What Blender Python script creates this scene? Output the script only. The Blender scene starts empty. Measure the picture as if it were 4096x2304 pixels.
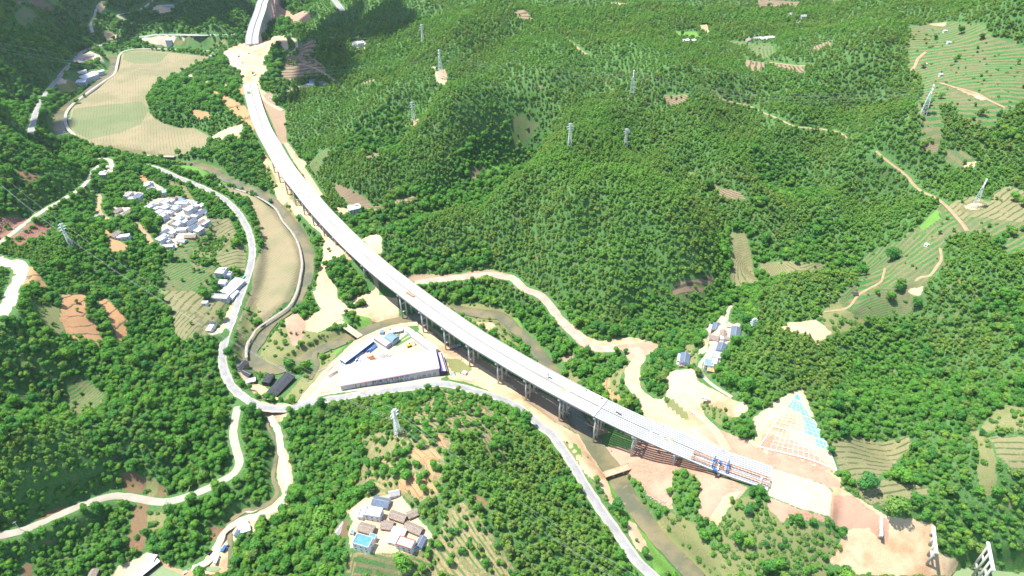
import bpy, bmesh, math, random
import numpy as np
from mathutils import Vector, Matrix
random.seed(7); rng=np.random.default_rng(7)
R=math.radians
S=bpy.context.scene; C=S.collection
# ------------------------------------------------------------------ camera, world, sun, exposure
CZ=530.0; TH=R(37.8); RO=R(-1.2); FPX=2728.0       # pixels of the 4096 px wide photograph
cam=bpy.data.objects.new('camera',bpy.data.cameras.new('camera')); C.objects.link(cam)
cam.data.sensor_width=36; cam.data.lens=36*FPX/4096; cam.data.clip_start=1; cam.data.clip_end=12000
fw=Vector((0,math.cos(TH),-math.sin(TH))); up=Vector((0,math.sin(TH),math.cos(TH))); rt=Vector((1,0,0))
cr,sr=math.cos(RO),math.sin(RO)
cx=cr*rt+sr*up; cy=-sr*rt+cr*up
m3=Matrix((cx,cy,-fw)).transposed()
cam.matrix_world=Matrix.Translation((0,0,CZ))@m3.to_4x4()
S.camera=cam
w=bpy.data.worlds.new('World'); S.world=w; w.use_nodes=True
SUNV=Vector((-0.362,0.085,0.927)).normalized()
nt=w.node_tree; sky=nt.nodes.new('ShaderNodeTexSky'); sky.sky_type='NISHITA'; sky.sun_disc=False
sky.sun_elevation=math.asin(SUNV.z); sky.sun_rotation=math.atan2(SUNV.x,SUNV.y); sky.dust_density=0.6
bg=nt.nodes['Background']; bg.inputs[1].default_value=0.135; nt.links.new(sky.outputs[0],bg.inputs[0])
sl=bpy.data.lights.new('sun','SUN'); sl.energy=4.8; sl.angle=R(0.6); sl.color=(1.0,0.95,0.87)
so=bpy.data.objects.new('sun',sl); C.objects.link(so); so.rotation_euler=SUNV.to_track_quat('Z','Y').to_euler()
S.view_settings.view_transform='Standard'; S.view_settings.look='None'; S.view_settings.gamma=1
S.view_settings.exposure=0.95
HAZE=.00003
S.render.resolution_x=1024; S.render.resolution_y=576
# ------------------------------------------------------------------ pixel -> ground helpers (photograph pixels, 4096 wide)
def D(*p): return [(a*1.59006,b*1.59006) for a,b in p]                 # measured on a 2576 px wide view
def T(tx,ty,*p): return [(tx*1024+a*.39752,ty*576+b*.39752) for a,b in p]  # measured on one of 4x4 enlarged tiles
def rays(P):
    P=np.atleast_2d(np.array(P,float)); x=(P[:,0]-2048)/FPX; y=-(P[:,1]-1152)/FPX
    x,y=cr*x-sr*y, sr*x+cr*y
    return np.c_[x, math.cos(TH)+y*math.sin(TH), -math.sin(TH)+y*math.cos(TH)]
def gp(P,z):
    d=rays(P); k=(np.asarray(z)-CZ)/d[:,2]; return np.c_[d[:,0]*k,d[:,1]*k,np.broadcast_to(z,k.shape)]
def proj(P):
    P=np.atleast_2d(P); q=P-np.array([0,0,CZ]); f=np.array(fw);
    d=q@f; X=q@np.array(cx)/d*FPX+2048; Y=1152-q@np.array(cy)/d*FPX
    return X,Y,d
# ------------------------------------------------------------------ terrain heights
CT='''200 300 9;350 250 9;480 350 10;300 350 9;330 140 10;500 150 11;170 290 9;640 480 9;700 600 9;720 700 9;650 760 9;600 860 9;700 900 8;780 870 8;150 340 6
960 850 9;800 980 9;1100 950 10;900 980 9;1040 830 9;1200 785 6;1300 835 6;1380 930 6;1500 1100 6;1560 1205 6;1650 1330 5;1700 1420 4;1180 800 8;1280 850 9;1260 800 7
440 80 18;250 120 18;150 220 18;90 300 18;110 260 18;70 340 16;360 400 20;450 460 21;560 490 21;620 560 21;642 640 21;620 720 19;590 790 18;565 880 17;570 960 15;620 1010 14;700 1035 13;800 1018 12;1000 975 11;1200 985 11;1330 1050 11;1400 1100 11;1480 1230 11;1560 1350 11;1620 1449 11
450 520 38;370 500 42;320 530 50;480 600 30;560 600 26;560 720 21;440 700 35;300 590 58;250 430 50;150 520 65;0 600 80;100 450 100;50 380 112;0 300 100;100 250 60;0 250 95;0 120 105;100 100 80;130 30 90;0 0 125;220 60 34;240 100 22;300 30 40;450 30 75;540 50 60;600 20 50;400 60 35;200 200 12;30 330 90;160 130 60;200 40 50
230 800 60;150 700 75;60 700 92;30 700 95;0 800 112;100 950 88;0 1000 105;200 980 80;400 900 50;500 850 34;450 1000 48;540 950 22;300 1100 78;100 1150 98;500 1130 38;600 1050 17;612 1150 21;580 1200 26;430 1265 34;300 1245 42;150 1290 50;0 1345 58;400 1330 22;200 1380 30;100 1420 36;300 1449 14;370 1420 11;500 1449 10;560 1380 11;590 1330 11;650 1300 11;720 1230 11;715 1130 12;695 1080 13;650 1150 19;580 1290 24;330 1400 13;480 1350 16;0 1440 45;420 800 42
990 1090 80;1000 1150 78;960 1300 72;850 1250 52;780 1200 32;760 1300 30;700 1400 25;900 1449 55;1100 1400 65;1200 1200 78;1150 1080 66;1100 1010 36;1300 1110 42;1400 1250 42;1350 1400 55;1500 1400 30;1250 1300 76;1050 1449 60;830 1060 26;745 1100 18;1000 1330 75;900 1100 52;1000 1020 34;1200 1030 36;1400 1150 24;1480 1300 24
1690 1178 22;1805 1200 36;1930 1242 40;2000 1250 41;2090 1265 41;2207 1360 23;2325 1430 8;2207 1330 24;2180 1390 21;2260 1345 18;2230 1300 28;2160 1320 28;2430 1449 -4;1850 1100 38;1960 1150 41;2100 1200 41;2150 1250 38;1910 1120 42;2010 990 82;2090 1180 44;1760 1060 35;1650 1000 28;1700 950 35;1850 1000 50;1600 890 20;1500 860 16;1400 800 14;1340 740 14;1270 690 16;1150 690 18;1060 705 20;1600 960 24;1680 1030 30;1520 870 15;1480 950 9;1420 900 9;1560 960 16;1300 760 9;1350 850 8
1790 830 50;1720 900 42;1810 880 50;1850 830 60;1830 780 56;1680 970 36;1800 1000 46;1870 1010 54
1200 670 24;1100 660 28;980 600 46;970 560 50;1435 370 112;1575 370 116;1440 430 115;1500 500 116;1650 500 118;1700 600 98;1700 700 62;1600 800 34;1400 750 22;1300 600 78;1150 560 72;1050 560 62;1200 480 76;1350 450 105;1560 600 102;1640 850 22;1750 750 50;1860 640 66;1850 500 86;1780 450 96;1730 440 100;1200 430 56;1280 400 62;1310 330 76;1100 490 44;1000 520 38;890 520 30;850 470 28;790 400 32;1450 680 62;1820 700 60
1040 300 86;900 400 62;950 450 60;850 330 52;750 300 40;730 340 30;1100 380 85;1000 350 82;1200 300 98;1110 205 118;1200 400 76;700 260 35;760 230 40;800 210 45;750 130 50;900 110 62;900 200 62;950 250 72;820 270 48;1000 60 80;1060 110 92;1000 150 76;1150 50 130;1250 100 120;1300 200 122;1400 130 130;1400 250 126;1590 240 128;1500 330 120;1700 300 122;1650 150 138;1500 50 120;1700 60 110;1720 110 105;1900 100 120;1880 180 120;1900 50 110;1850 20 100;2000 60 130;2100 30 150;2200 60 180;2250 150 172;2100 170 152;2000 250 132;1900 300 116;2100 330 122;2200 380 126;2320 290 166;2400 80 192;2550 100 205;2400 180 182;2550 200 190;2500 300 166;2400 250 172;2300 80 186;2300 200 166;2400 45 210;2550 35 232;2576 0 200;2300 5 130;2000 5 85;1600 10 110;2450 515 118;2560 480 126;2560 600 116;2480 600 106;2400 560 106;2350 620 96;2250 600 86;2200 680 80;2150 750 78;2300 730 86;2230 790 78;2100 800 72;2050 840 68;2000 700 74;1950 750 64;2020 670 70;2380 450 116;2250 500 102;2100 500 96;2000 600 82;1950 500 90;1970 660 66;2050 400 112;2100 620 78
2150 900 85;2300 850 96;2400 700 106;2550 700 118;2500 900 108;2350 1000 92;2200 1000 86;2550 1050 98;2100 1000 86;2090 1080 70;1960 900 62;1900 850 62;1950 960 70;2200 1100 62;2250 1130 62;2170 1200 50;2300 1250 50;2250 1300 44;2400 1150 68;2550 1150 82;2550 1300 42;2450 1300 31;2400 1350 20;2576 1430 12;2480 1430 0
1720 1250 28;1780 1270 32;1650 1240 14;1750 1370 14;1850 1300 34;1950 1330 34;2050 1380 26;1900 1400 22;2100 1449 14;2200 1440 14;1850 1449 12;1700 1335 9;1620 1200 9;1430 1040 8;1350 1010 9;1250 970 10;870 690 24;830 745 14;900 770 10;960 740 8;750 830 12;720 820 11;820 800 10;850 620 28;940 605 46;1000 680 20;640 370 20;600 380 22;560 350 13;620 330 32;690 450 8;740 530 8;720 480 10;560 440 7;600 470 6;470 260 32;420 250 22;560 200 35;560 160 28;500 300 22;560 280 32;600 240 38;590 150 32;680 110 60;700 100 62;670 150 52;700 150 62;680 60 6;720 50 18;760 30 24;840 15 10;870 10 8;900 60 62;800 80 42;500 90 14;560 100 12;450 110 11;960 240 74;640 60 6;600 60 8'''
cp=np.array([[float(v) for v in q.split()] for q in CT.replace('\n',';').split(';')])
cw=gp(cp[:,:2]*1.59006,cp[:,2])
PB=[(1602,1275,7),(1684,1333,8),(1774,1418,6),(1875,1472,8),(1983,1544,8),(2102,1615,8),(2229,1695,7),(2366,1780,5),(2518,1839,10),(2684,1878,22),(2868,1917,36),(1121,735,12),(1157,795,8),(1191,836,14),(1233,892,15),(1276,934,19),(1324,970,25)]
pb=np.array(PB,float); cw=np.r_[cw,gp(pb[:,:2],pb[:,2])]
far=np.array([[x,y,z] for x,y,z in [(-1700,2000,220),(-900,2300,180),(-1400,1500,190),(-1700,1000,210),(-1200,700,170),(-900,400,120),(0,2300,200),(700,2300,240),(1500,2200,300),(1500,1400,220),(1300,800,170),(800,300,100),(-700,2100,80),(-450,2400,90),(500,200,40),(-500,150,60),(0,150,40),(200,150,-5),(-900,3500,320),(600,3500,330),(2000,3500,360),(-2000,3500,360),(-400,1950,60),(250,1900,110),(-1100,1850,140),(-587,1686,4),(-602,1783,-8),(-562,1570,26),(-575,1620,10),(-610,1850,-8),(-640,1700,6),(-530,1700,20),(-620,1600,22)]],float)
cw=np.r_[cw,far]
# drop control points that sit on top of each other
keep=[]
for i,p in enumerate(cw):
    if all(np.hypot(*(p[:2]-cw[j][:2]))>9 for j in keep): keep.append(i)
cw=cw[keep]
MU=60.0; LS=210.0
def kern(r): a=r*1.732/LS; return (1+a)*np.exp(-a)
K=kern(np.hypot(cw[:,None,0]-cw[None,:,0],cw[:,None,1]-cw[None,:,1]))
al=np.linalg.solve(K+0.004*np.eye(len(cw)),cw[:,2]-MU)
X0,Y0,GS,NX,NY=-2200.0,60.0,4.0,1101,951
gx10=np.arange(X0,X0+NX*GS+40,12); gy10=np.arange(Y0,Y0+NY*GS+40,12)
A,B=np.meshgrid(gx10,gy10); H10=np.full(A.shape,MU)
for c,a in zip(cw,al): H10+=a*kern(np.hypot(A-c[0],B-c[1]))
def bil(Hh,x,y,x0,y0,s):
    u=np.clip((x-x0)/s,0,Hh.shape[1]-1.001); v=np.clip((y-y0)/s,0,Hh.shape[0]-1.001)
    i=u.astype(int); j=v.astype(int); u=u-i; v=v-j
    return (Hh[j,i]*(1-u)+Hh[j,i+1]*u)*(1-v)+(Hh[j+1,i]*(1-u)+Hh[j+1,i+1]*u)*v
gx=X0+np.arange(NX)*GS; gy=Y0+np.arange(NY)*GS
GX,GY=np.meshgrid(gx,gy); G=bil(H10,GX,GY,X0,Y0,12.0)
GULLY=[(22,36,((880,525),(960,535),(1040,515),(1110,480),(1190,430),(1260,395),(1300,350),(1330,300))),(22,34,((1690,800),(1740,770),(1800,740),(1850,690),(1870,620),(1860,560),(1830,500),(1770,455),(1730,430),(1690,380),(1660,300))),(9,25,((1900,680),(2000,650),(2100,640),(2200,600))),
 (17,27,((1250,450),(1180,560),(1120,650))),(17,27,((1350,480),(1330,600),(1300,680))),(17,27,((1500,540),(1500,660),(1470,760))),(17,27,((1620,560),(1620,700),(1580,800))),(16,30,((1090,330),(1000,420),(960,480))),(16,28,((1200,320),(1150,420),(1110,480))),(24,45,((1520,150),(1440,260),(1350,330),(1300,370))),(20,40,((1650,240),(1580,330),(1520,400))),(20,45,((1250,60),(1180,160),(1050,240),(960,330))),(22,40,((2050,400),(2000,500),(1940,600))),(20,38,((2220,440),(2150,540),(2110,620))),(18,40,((1900,220),(1800,330),(1740,420))),(20,42,((2150,220),(2080,300),(1960,420))),
 (18,34,((2330,760),(2170,880),(2060,960))),(20,36,((2530,720),(2370,880),(2240,1010))),(16,34,((2570,900),(2450,1010),(2330,1090))),(16,30,((330,820),(440,930),(540,1010))),(18,32,((180,930),(290,1040),(400,1150),(430,1240))),(18,32,((40,950),(130,1100),(220,1230))),(14,26,((860,1200),(800,1120),(770,1080))),(12,26,((1300,1150),(1390,1230),(1440,1280))),(14,28,((120,350),(220,420),(260,470))),(20,40,((20,150),(60,250),(80,330))),(18,36,((130,20),(180,90),(205,150)))]
def vnoise(x,y,s,seed):
    r=np.random.default_rng(seed); t=r.random((256,256)); u=x/s+1000; v=y/s+1000
    i=np.floor(u).astype(int); j=np.floor(v).astype(int); u=u-i; v=v-j; u=u*u*(3-2*u); v=v*v*(3-2*v)
    return (t[j%256,i%256]*(1-u)+t[j%256,(i+1)%256]*u)*(1-v)+(t[(j+1)%256,i%256]*(1-u)+t[(j+1)%256,(i+1)%256]*u)*v-.5
def sdist(P,x,y):
    """signed distance to a closed polygon, positive inside"""
    P=np.asarray(P)[:,:2]; d=np.full(x.shape,1e9); ins=np.zeros(x.shape,bool); n=len(P)
    for i in range(n):
        a=P[i]; b=P[(i+1)%n]; e=b-a; L=e@e+1e-9
        t=np.clip(((x-a[0])*e[0]+(y-a[1])*e[1])/L,0,1)
        d=np.minimum(d,np.hypot(x-a[0]-t*e[0],y-a[1]-t*e[1]))
        c=((a[1]>y)!=(b[1]>y)); ins^=c&(x<(b[0]-a[0])*(y-a[1])/(b[1]-a[1]+1e-12)+a[0])
    return np.where(ins,d,-d)
def window(P,m):
    i0=max(0,int((P[:,0].min()-m-X0)/GS)); i1=min(NX,int((P[:,0].max()+m-X0)/GS)+2)
    j0=max(0,int((P[:,1].min()-m-Y0)/GS)); j1=min(NY,int((P[:,1].max()+m-Y0)/GS)+2)
    return slice(j0,j1),slice(i0,i1)
def hz(x,y): return bil(G,np.asarray(x,float),np.asarray(y,float),X0,Y0,GS)
def hit(P):
    """march photo rays on to the ground"""
    d=rays(P); d=d/np.linalg.norm(d,axis=1)[:,None]; n=len(d); t=np.full(n,250.0); lo=t.copy(); done=np.zeros(n,bool)
    for k in range(900):
        q=d*t[:,None]; g=CZ+q[:,2]-hz(q[:,0],q[:,1]); new=(g<=0)&~done; done|=new
        if done.all(): break
        lo=np.where(done,lo,t); t=np.where(done,t,t+np.maximum(1.0,g*.45))
    hi=t.copy()
    for k in range(16):
        m=(lo+hi)/2; q=d*m[:,None]; g=CZ+q[:,2]-hz(q[:,0],q[:,1]); lo=np.where(g>0,m,lo); hi=np.where(g>0,hi,m)
    q=d*hi[:,None]; return np.c_[q[:,0],q[:,1],CZ+q[:,2]]
def nearest(P,x,y):
    """distance to polyline, and its height there"""
    d=np.full(x.shape,1e9); h=np.zeros(x.shape)
    for a,b in zip(P[:-1],P[1:]):
        e=b[:2]-a[:2]; L=e@e+1e-9; t=np.clip(((x-a[0])*e[0]+(y-a[1])*e[1])/L,0,1)
        r=np.hypot(x-a[0]-t*e[0],y-a[1]-t*e[1]); m=r<d; d=np.where(m,r,d); h=np.where(m,a[2]+t*(b[2]-a[2]),h)
    return d,h
hit_early=lambda pl: hit([(a*1.59006,b*1.59006) for a,b in pl])
for dp,wd_,pl in GULLY:
    W=hit_early(pl); s=window(W,wd_*3); d,_h=nearest(W,GX[s],GY[s]); G[s]-=1.75*dp*np.exp(-(d/(wd_*1.15))**2)*np.clip((G[s]-18)/30,0,1)
# flat ground: (polygon in photo pixels, height, blend width)
FLAT=[(T(0,0,(1200,540),(1450,500),(2150,520),(2000,640),(1800,760),(1560,880),(1480,980),(1500,1130),(1560,1200),(1950,1290),(2110,1370),(2090,1449),(880,1449),(740,1340),(690,1240),(720,1090),(1000,880),(1150,750)),9,18),
 (D((600,120),(660,115),(665,200),(672,240),(625,235),(606,180)),41.6,14),
 (T(0,1,(2080,390),(2576,540))+T(1,1,(180,650),(400,960),(450,1130),(380,1440))+T(1,2,(100,300),(0,380))+T(0,2,(2440,500),(2480,250))+T(0,1,(2570,1300))+T(1,1,(70,1050),(0,700)),8.5,10),
 (T(1,2,(1160,490),(1520,390),(1840,620),(1880,700),(1930,870),(1850,930),(860,1075),(560,1140),(600,930),(860,690)),9,8),
 (T(3,3,(20,370),(650,600),(630,870),(0,640)),41,7),
 (T(1,3,(1000,760),(1300,640),(1560,780),(1700,1000),(1560,1180),(1200,1190),(970,1130)),72,16),
 (T(0,1,(1500,620),(1950,600),(2060,780),(1850,980),(1620,950),(1600,760)),36,25)]
for P,z,b in FLAT:
    Q=gp(P,z); s=window(Q,b); sd=sdist(Q,GX[s],GY[s]); t=np.clip((sd+b)/b,0,1); t=t*t*(3-2*t); G[s]=G[s]*(1-t)+z*t
def resamp(P,step):
    """Catmull-Rom through the points, even steps"""
    P=np.asarray(P,float); Q=np.r_[[2*P[0]-P[1]],P,[2*P[-1]-P[-2]]]; out=[]
    for i in range(1,len(Q)-2):
        n=max(2,int(np.linalg.norm(Q[i+1][:2]-Q[i][:2])/step*2))
        for t in np.arange(n)/n:
            out.append(.5*((2*Q[i])+(Q[i+1]-Q[i-1])*t+(2*Q[i-1]-5*Q[i]+4*Q[i+1]-Q[i+2])*t*t+(3*Q[i]-3*Q[i+1]+Q[i+2]-Q[i-1])*t**3))
    out.append(P[-1]); out=np.array(out); s=np.r_[0,np.cumsum(np.linalg.norm(np.diff(out[:,:2],axis=0),axis=1))]
    ss=np.arange(0,s[-1],step); return np.c_[tuple(np.interp(ss,s,out[:,k]) for k in range(out.shape[1]))]
def smooth(z,k):
    for _ in range(k): z=np.r_[z[0],(z[:-2]+2*z[1:-1]+z[2:])/4,z[-1]]
    return z
def chunks(P,n=24):
    for i in range(0,len(P)-1,n): yield P[i:i+n+1]
CLEAR=[]      # polylines kept clear of trees: (points, half width)
def carve(P,hw,b,dz):
    s=window(P,hw+b+4); D_=np.full(GX[s].shape,1e9); Hh=np.zeros(GX[s].shape); j0,i0=s[0].start,s[1].start
    for Q in chunks(P):
        q=window(Q,hw+b); q2=(slice(q[0].start-j0,q[0].stop-j0),slice(q[1].start-i0,q[1].stop-i0)); d,h=nearest(Q,GX[q],GY[q]); m=d<D_[q2]; D_[q2]=np.where(m,d,D_[q2]); Hh[q2]=np.where(m,h,Hh[q2])
    t=np.clip((hw+b-D_)/b,0,1); t=t*t*(3-2*t); G[s]=np.where(D_<hw+b,G[s]*(1-t)+(Hh+dz)*t,G[s])
# name, photo polyline, width, material, heights
ROADS=[('road',T(0,0,(2390,345),(2000,350),(1600,350),(1450,365),(1200,405),(960,465),(820,535),(700,645),(600,765),(500,890),(400,1050),(340,1200),(300,1370)),9,'asphalt',None),
 ('road',T(0,1,(1470,215),(1600,250),(1780,330),(1950,400),(2100,465),(2250,550),(2380,670),(2480,830),(2530,980),(2535,1130),(2510,1270),(2450,1449))+T(0,2,(2400,130),(2340,310),(2285,450),(2245,600),(2240,760),(2290,920),(2400,1060),(2576,1170))+T(1,2,(100,1205),(300,1215),(450,1180),(600,1140),(830,1105),(1100,1060),(1500,1010),(1800,965),(2000,980),(2250,1050),(2400,1090),(2576,1165))+T(2,2,(150,1260),(300,1400))+T(2,3,(400,20),(520,190),(640,370),(750,560),(880,760),(1020,960),(1150,1150),(1280,1320),(1420,1449),(1560,1600)),6.8,'asphalt',(21,11)),
 ('dirt_road',T(0,1,(1000,215),(930,310),(820,430),(650,540),(450,660),(250,800),(100,920),(-60,1030)),7.5,'palegravel',None),
 ('dirt_road',T(0,1,(980,150),(1090,155),(1125,200),(1120,260)),7,'palegravel',None),
 ('dirt_road',T(0,1,(-40,1160),(60,1200),(150,1205),(215,1260),(200,1340),(140,1449))+T(0,2,(100,120),(50,230),(-10,320)),15,'palegravel',None),
 ('road',T(0,2,(2390,1190),(2365,1330),(2345,1449))+T(0,3,(2355,80),(2385,200),(2410,300),(2370,400),(2270,460),(2100,550),(1900,650),(1750,705),(1600,710),(1400,670),(1200,650),(1000,670),(800,740),(600,830),(400,920),(200,1000),(-60,1050)),7.6,'concrete',None),
 ('dirt_road',T(1,2,(140,1290),(205,1400))+T(1,3,(235,30),(245,150),(275,300),(310,450),(315,580),(280,680),(180,780),(0,850))+T(0,3,(2500,860),(2350,930),(2260,1000),(2200,1120),(2150,1250),(2010,1350),(1900,1375)),6.5,'palegravel',(13,11)),
 ('dirt_road',T(1,1,(1600,1400),(1800,1365),(2050,1345),(2350,1312),(2500,1330),(2576,1345))+T(2,2,(130,10),(270,60),(380,180),(480,310),(600,430),(760,570),(900,615),(1050,600),(1200,590)),11,'pinkroad',None),
 ('dirt_road',T(2,2,(1230,600),(1290,690),(1220,810),(1200,950),(1300,1080),(1450,1180),(1600,1290),(1800,1400),(1950,1500)),12,'sandroad',None),
 ('dirt_road',T(2,2,(1700,1060),(1800,1200),(1950,1330),(2050,1440))+T(2,3,(2180,200)),8,'sandroad',None),
 ('field_path',T(0,0,(2200,515),(1800,495),(1450,490),(1300,500),(1210,540),(1180,640),(1150,740),(1050,810),(950,880),(800,990),(700,1080),(660,1160),(670,1270),(750,1360),(840,1430))+T(0,1,(870,10),(1000,70),(1200,95),(1500,115),(1760,125)),5.5,'concrete',(10,10)),
 ('footpath',T(2,0,(60,390),(200,370),(330,355),(450,370),(620,370)),5,'trail',None),
 ('footpath',T(2,0,(560,400),(650,470),(720,520),(800,570)),5,'trail',None),
 ('footpath',T(2,0,(1980,910),(2100,990),(2250,1040),(2420,1090),(2560,1140))+T(3,0,(200,1230),(300,1280),(500,1300),(700,1330),(830,1400)),4.5,'trail',None),
 ('footpath',T(3,1,(1090,70),(1200,170),(1340,270),(1410,330),(1450,410),(1550,490),(1680,530),(1800,620),(1900,730),(1980,830),(2010,890)),5,'trail',None),
 ('dirt_road',T(1,0,(20,900),(80,1000),(180,1070),(280,1115)),7,'sandroad',None),
 ('dirt_road',T(1,1,(300,-10),(390,150),(480,270),(560,380),(660,530)),7,'sandroad',None),
 ('dirt_road',T(0,0,(1030,10),(970,60),(955,150),(910,240),(930,330)),8,'palegravel',None),
 ('road',T(0,0,(1540,0),(1440,80),(1300,130),(1180,140),(1240,190),(1330,240),(1500,245),(1650,252),(1730,265)),8,'concrete',None),
 ('road',T(1,0,(770,-20),(830,50),(880,115)),11,'asphalt',None),
 ('footpath',T(1,0,(745,380),(850,375),(1000,380),(1140,387)),4.5,'concrete',None),
 ('dirt_road',T(1,0,(330,350),(400,420),(402,500),(330,530),(305,500),(250,420)),6,'sandroad',None),
 ('footpath',T(1,0,(820,830),(700,750),(600,690),(520,660),(430,645)),5,'trail',None),
 ('dirt_road',T(1,0,(150,985),(280,950),(390,880),(480,865)),6,'sandroad',None),
 ('footpath',T(2,2,(2250,170),(2180,230),(2140,400),(2060,520),(2000,600),(1960,680),(1890,780),(1920,880),(2000,960),(2090,1020),(2250,1120)),4,'concrete',None),
 ('dirt_road',T(1,2,(1630,355),(1400,385),(1250,430),(1100,500),(1010,545),(880,670),(720,820),(610,950),(450,1140)),7,'sandroad',(9,11)),
 ('dirt_road',T(1,2,(620,20),(660,130),(740,230),(850,340)),12,'sandroad',(13,11)),
 ('footpath',T(0,1,(990,510),(1010,570),(990,640),(1030,720),(1150,790)),6,'trail',None),
 ('footpath',T(0,1,(1360,795),(1420,840),(1480,920),(1530,1000)),6,'trail',None),
 ('dirt_road',T(0,0,(1780,840),(1900,840),(1980,810),(2100,830),(2300,865)),6,'sandroad',None),
 ('dirt_road',T(0,0,(1985,815),(1925,790),(1915,750)),7,'sandroad',None),
 ('footpath',T(3,2,(560,240),(800,200),(920,60))+T(3,1,(1120,1400),(1160,1330),(1180,1240)),2.5,'trail',None),
 ('footpath',T(3,1,(1480,1380),(1540,1330),(1630,1320),(1700,1230),(1750,1150),(1730,1040)),3,'trail',None),
 ('footpath',T(3,0,(1730,830),(1900,880),(2100,930),(2220,1000),(2400,1090)),5,'trail',None),
 ('footpath',T(3,0,(1440,710),(1480,660),(1510,590),(1590,520)),4,'trail',None),
 ('footpath',T(3,0,(0,625),(160,645),(330,665),(480,650)),5,'trail',None),
 ('road',T(0,2,(2100,470),(2170,460),(2200,440)),5,'concrete',None)]
RIVERS=[('river',T(0,0,(1040,555),(1100,570),(1145,600),(1130,700),(1080,760),(980,850),(880,930),(740,1020),(640,1110),(585,1200),(590,1300),(650,1400),(720,1460)),20,(5.5,5.5)),
 ('river',T(0,1,(1250,145),(1450,155),(1620,175),(1900,200),(2100,240),(2250,330),(2400,410),(2576,480))+T(1,1,(100,525),(230,640),(310,740),(400,850),(470,960),(515,1080),(540,1200),(515,1330),(485,1449))+T(1,2,(445,60),(390,170),(310,240),(180,330),(90,430),(20,540),(-60,650),(-10,740),(80,800),(230,815),(380,770),(520,690),(600,640),(750,580),(900,515),(1050,455),(1200,400),(1350,355),(1550,310),(1750,250),(1900,210),(2000,205),(2150,235),(2300,260),(2450,275),(2530,330))+T(2,2,(30,410),(140,510),(250,630),(330,740),(420,860),(520,1010),(570,1150))+T(2,2,(640,1290),(720,1400))+T(2,3,(790,60),(850,160),(950,290),(1030,390),(1080,490),(1160,640),(1300,830),(1450,1030),(1610,1210),(1760,1360),(1900,1500)),15,(5.2,2.5)),
 ('stream',T(1,2,(600,640),(590,700),(615,770),(590,840),(540,920)),5,(6.2,6.8)),
 ('stream',T(1,2,(120,1290),(125,1400))+T(1,3,(185,60),(215,150),(190,330),(170,450),(215,590),(170,690),(60,750),(-60,800))+T(0,3,(2500,770),(2380,840),(2290,930))+T(0,3,(2310,1030),(2320,1200),(2310,1400)),4,(10.5,9))]
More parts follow.
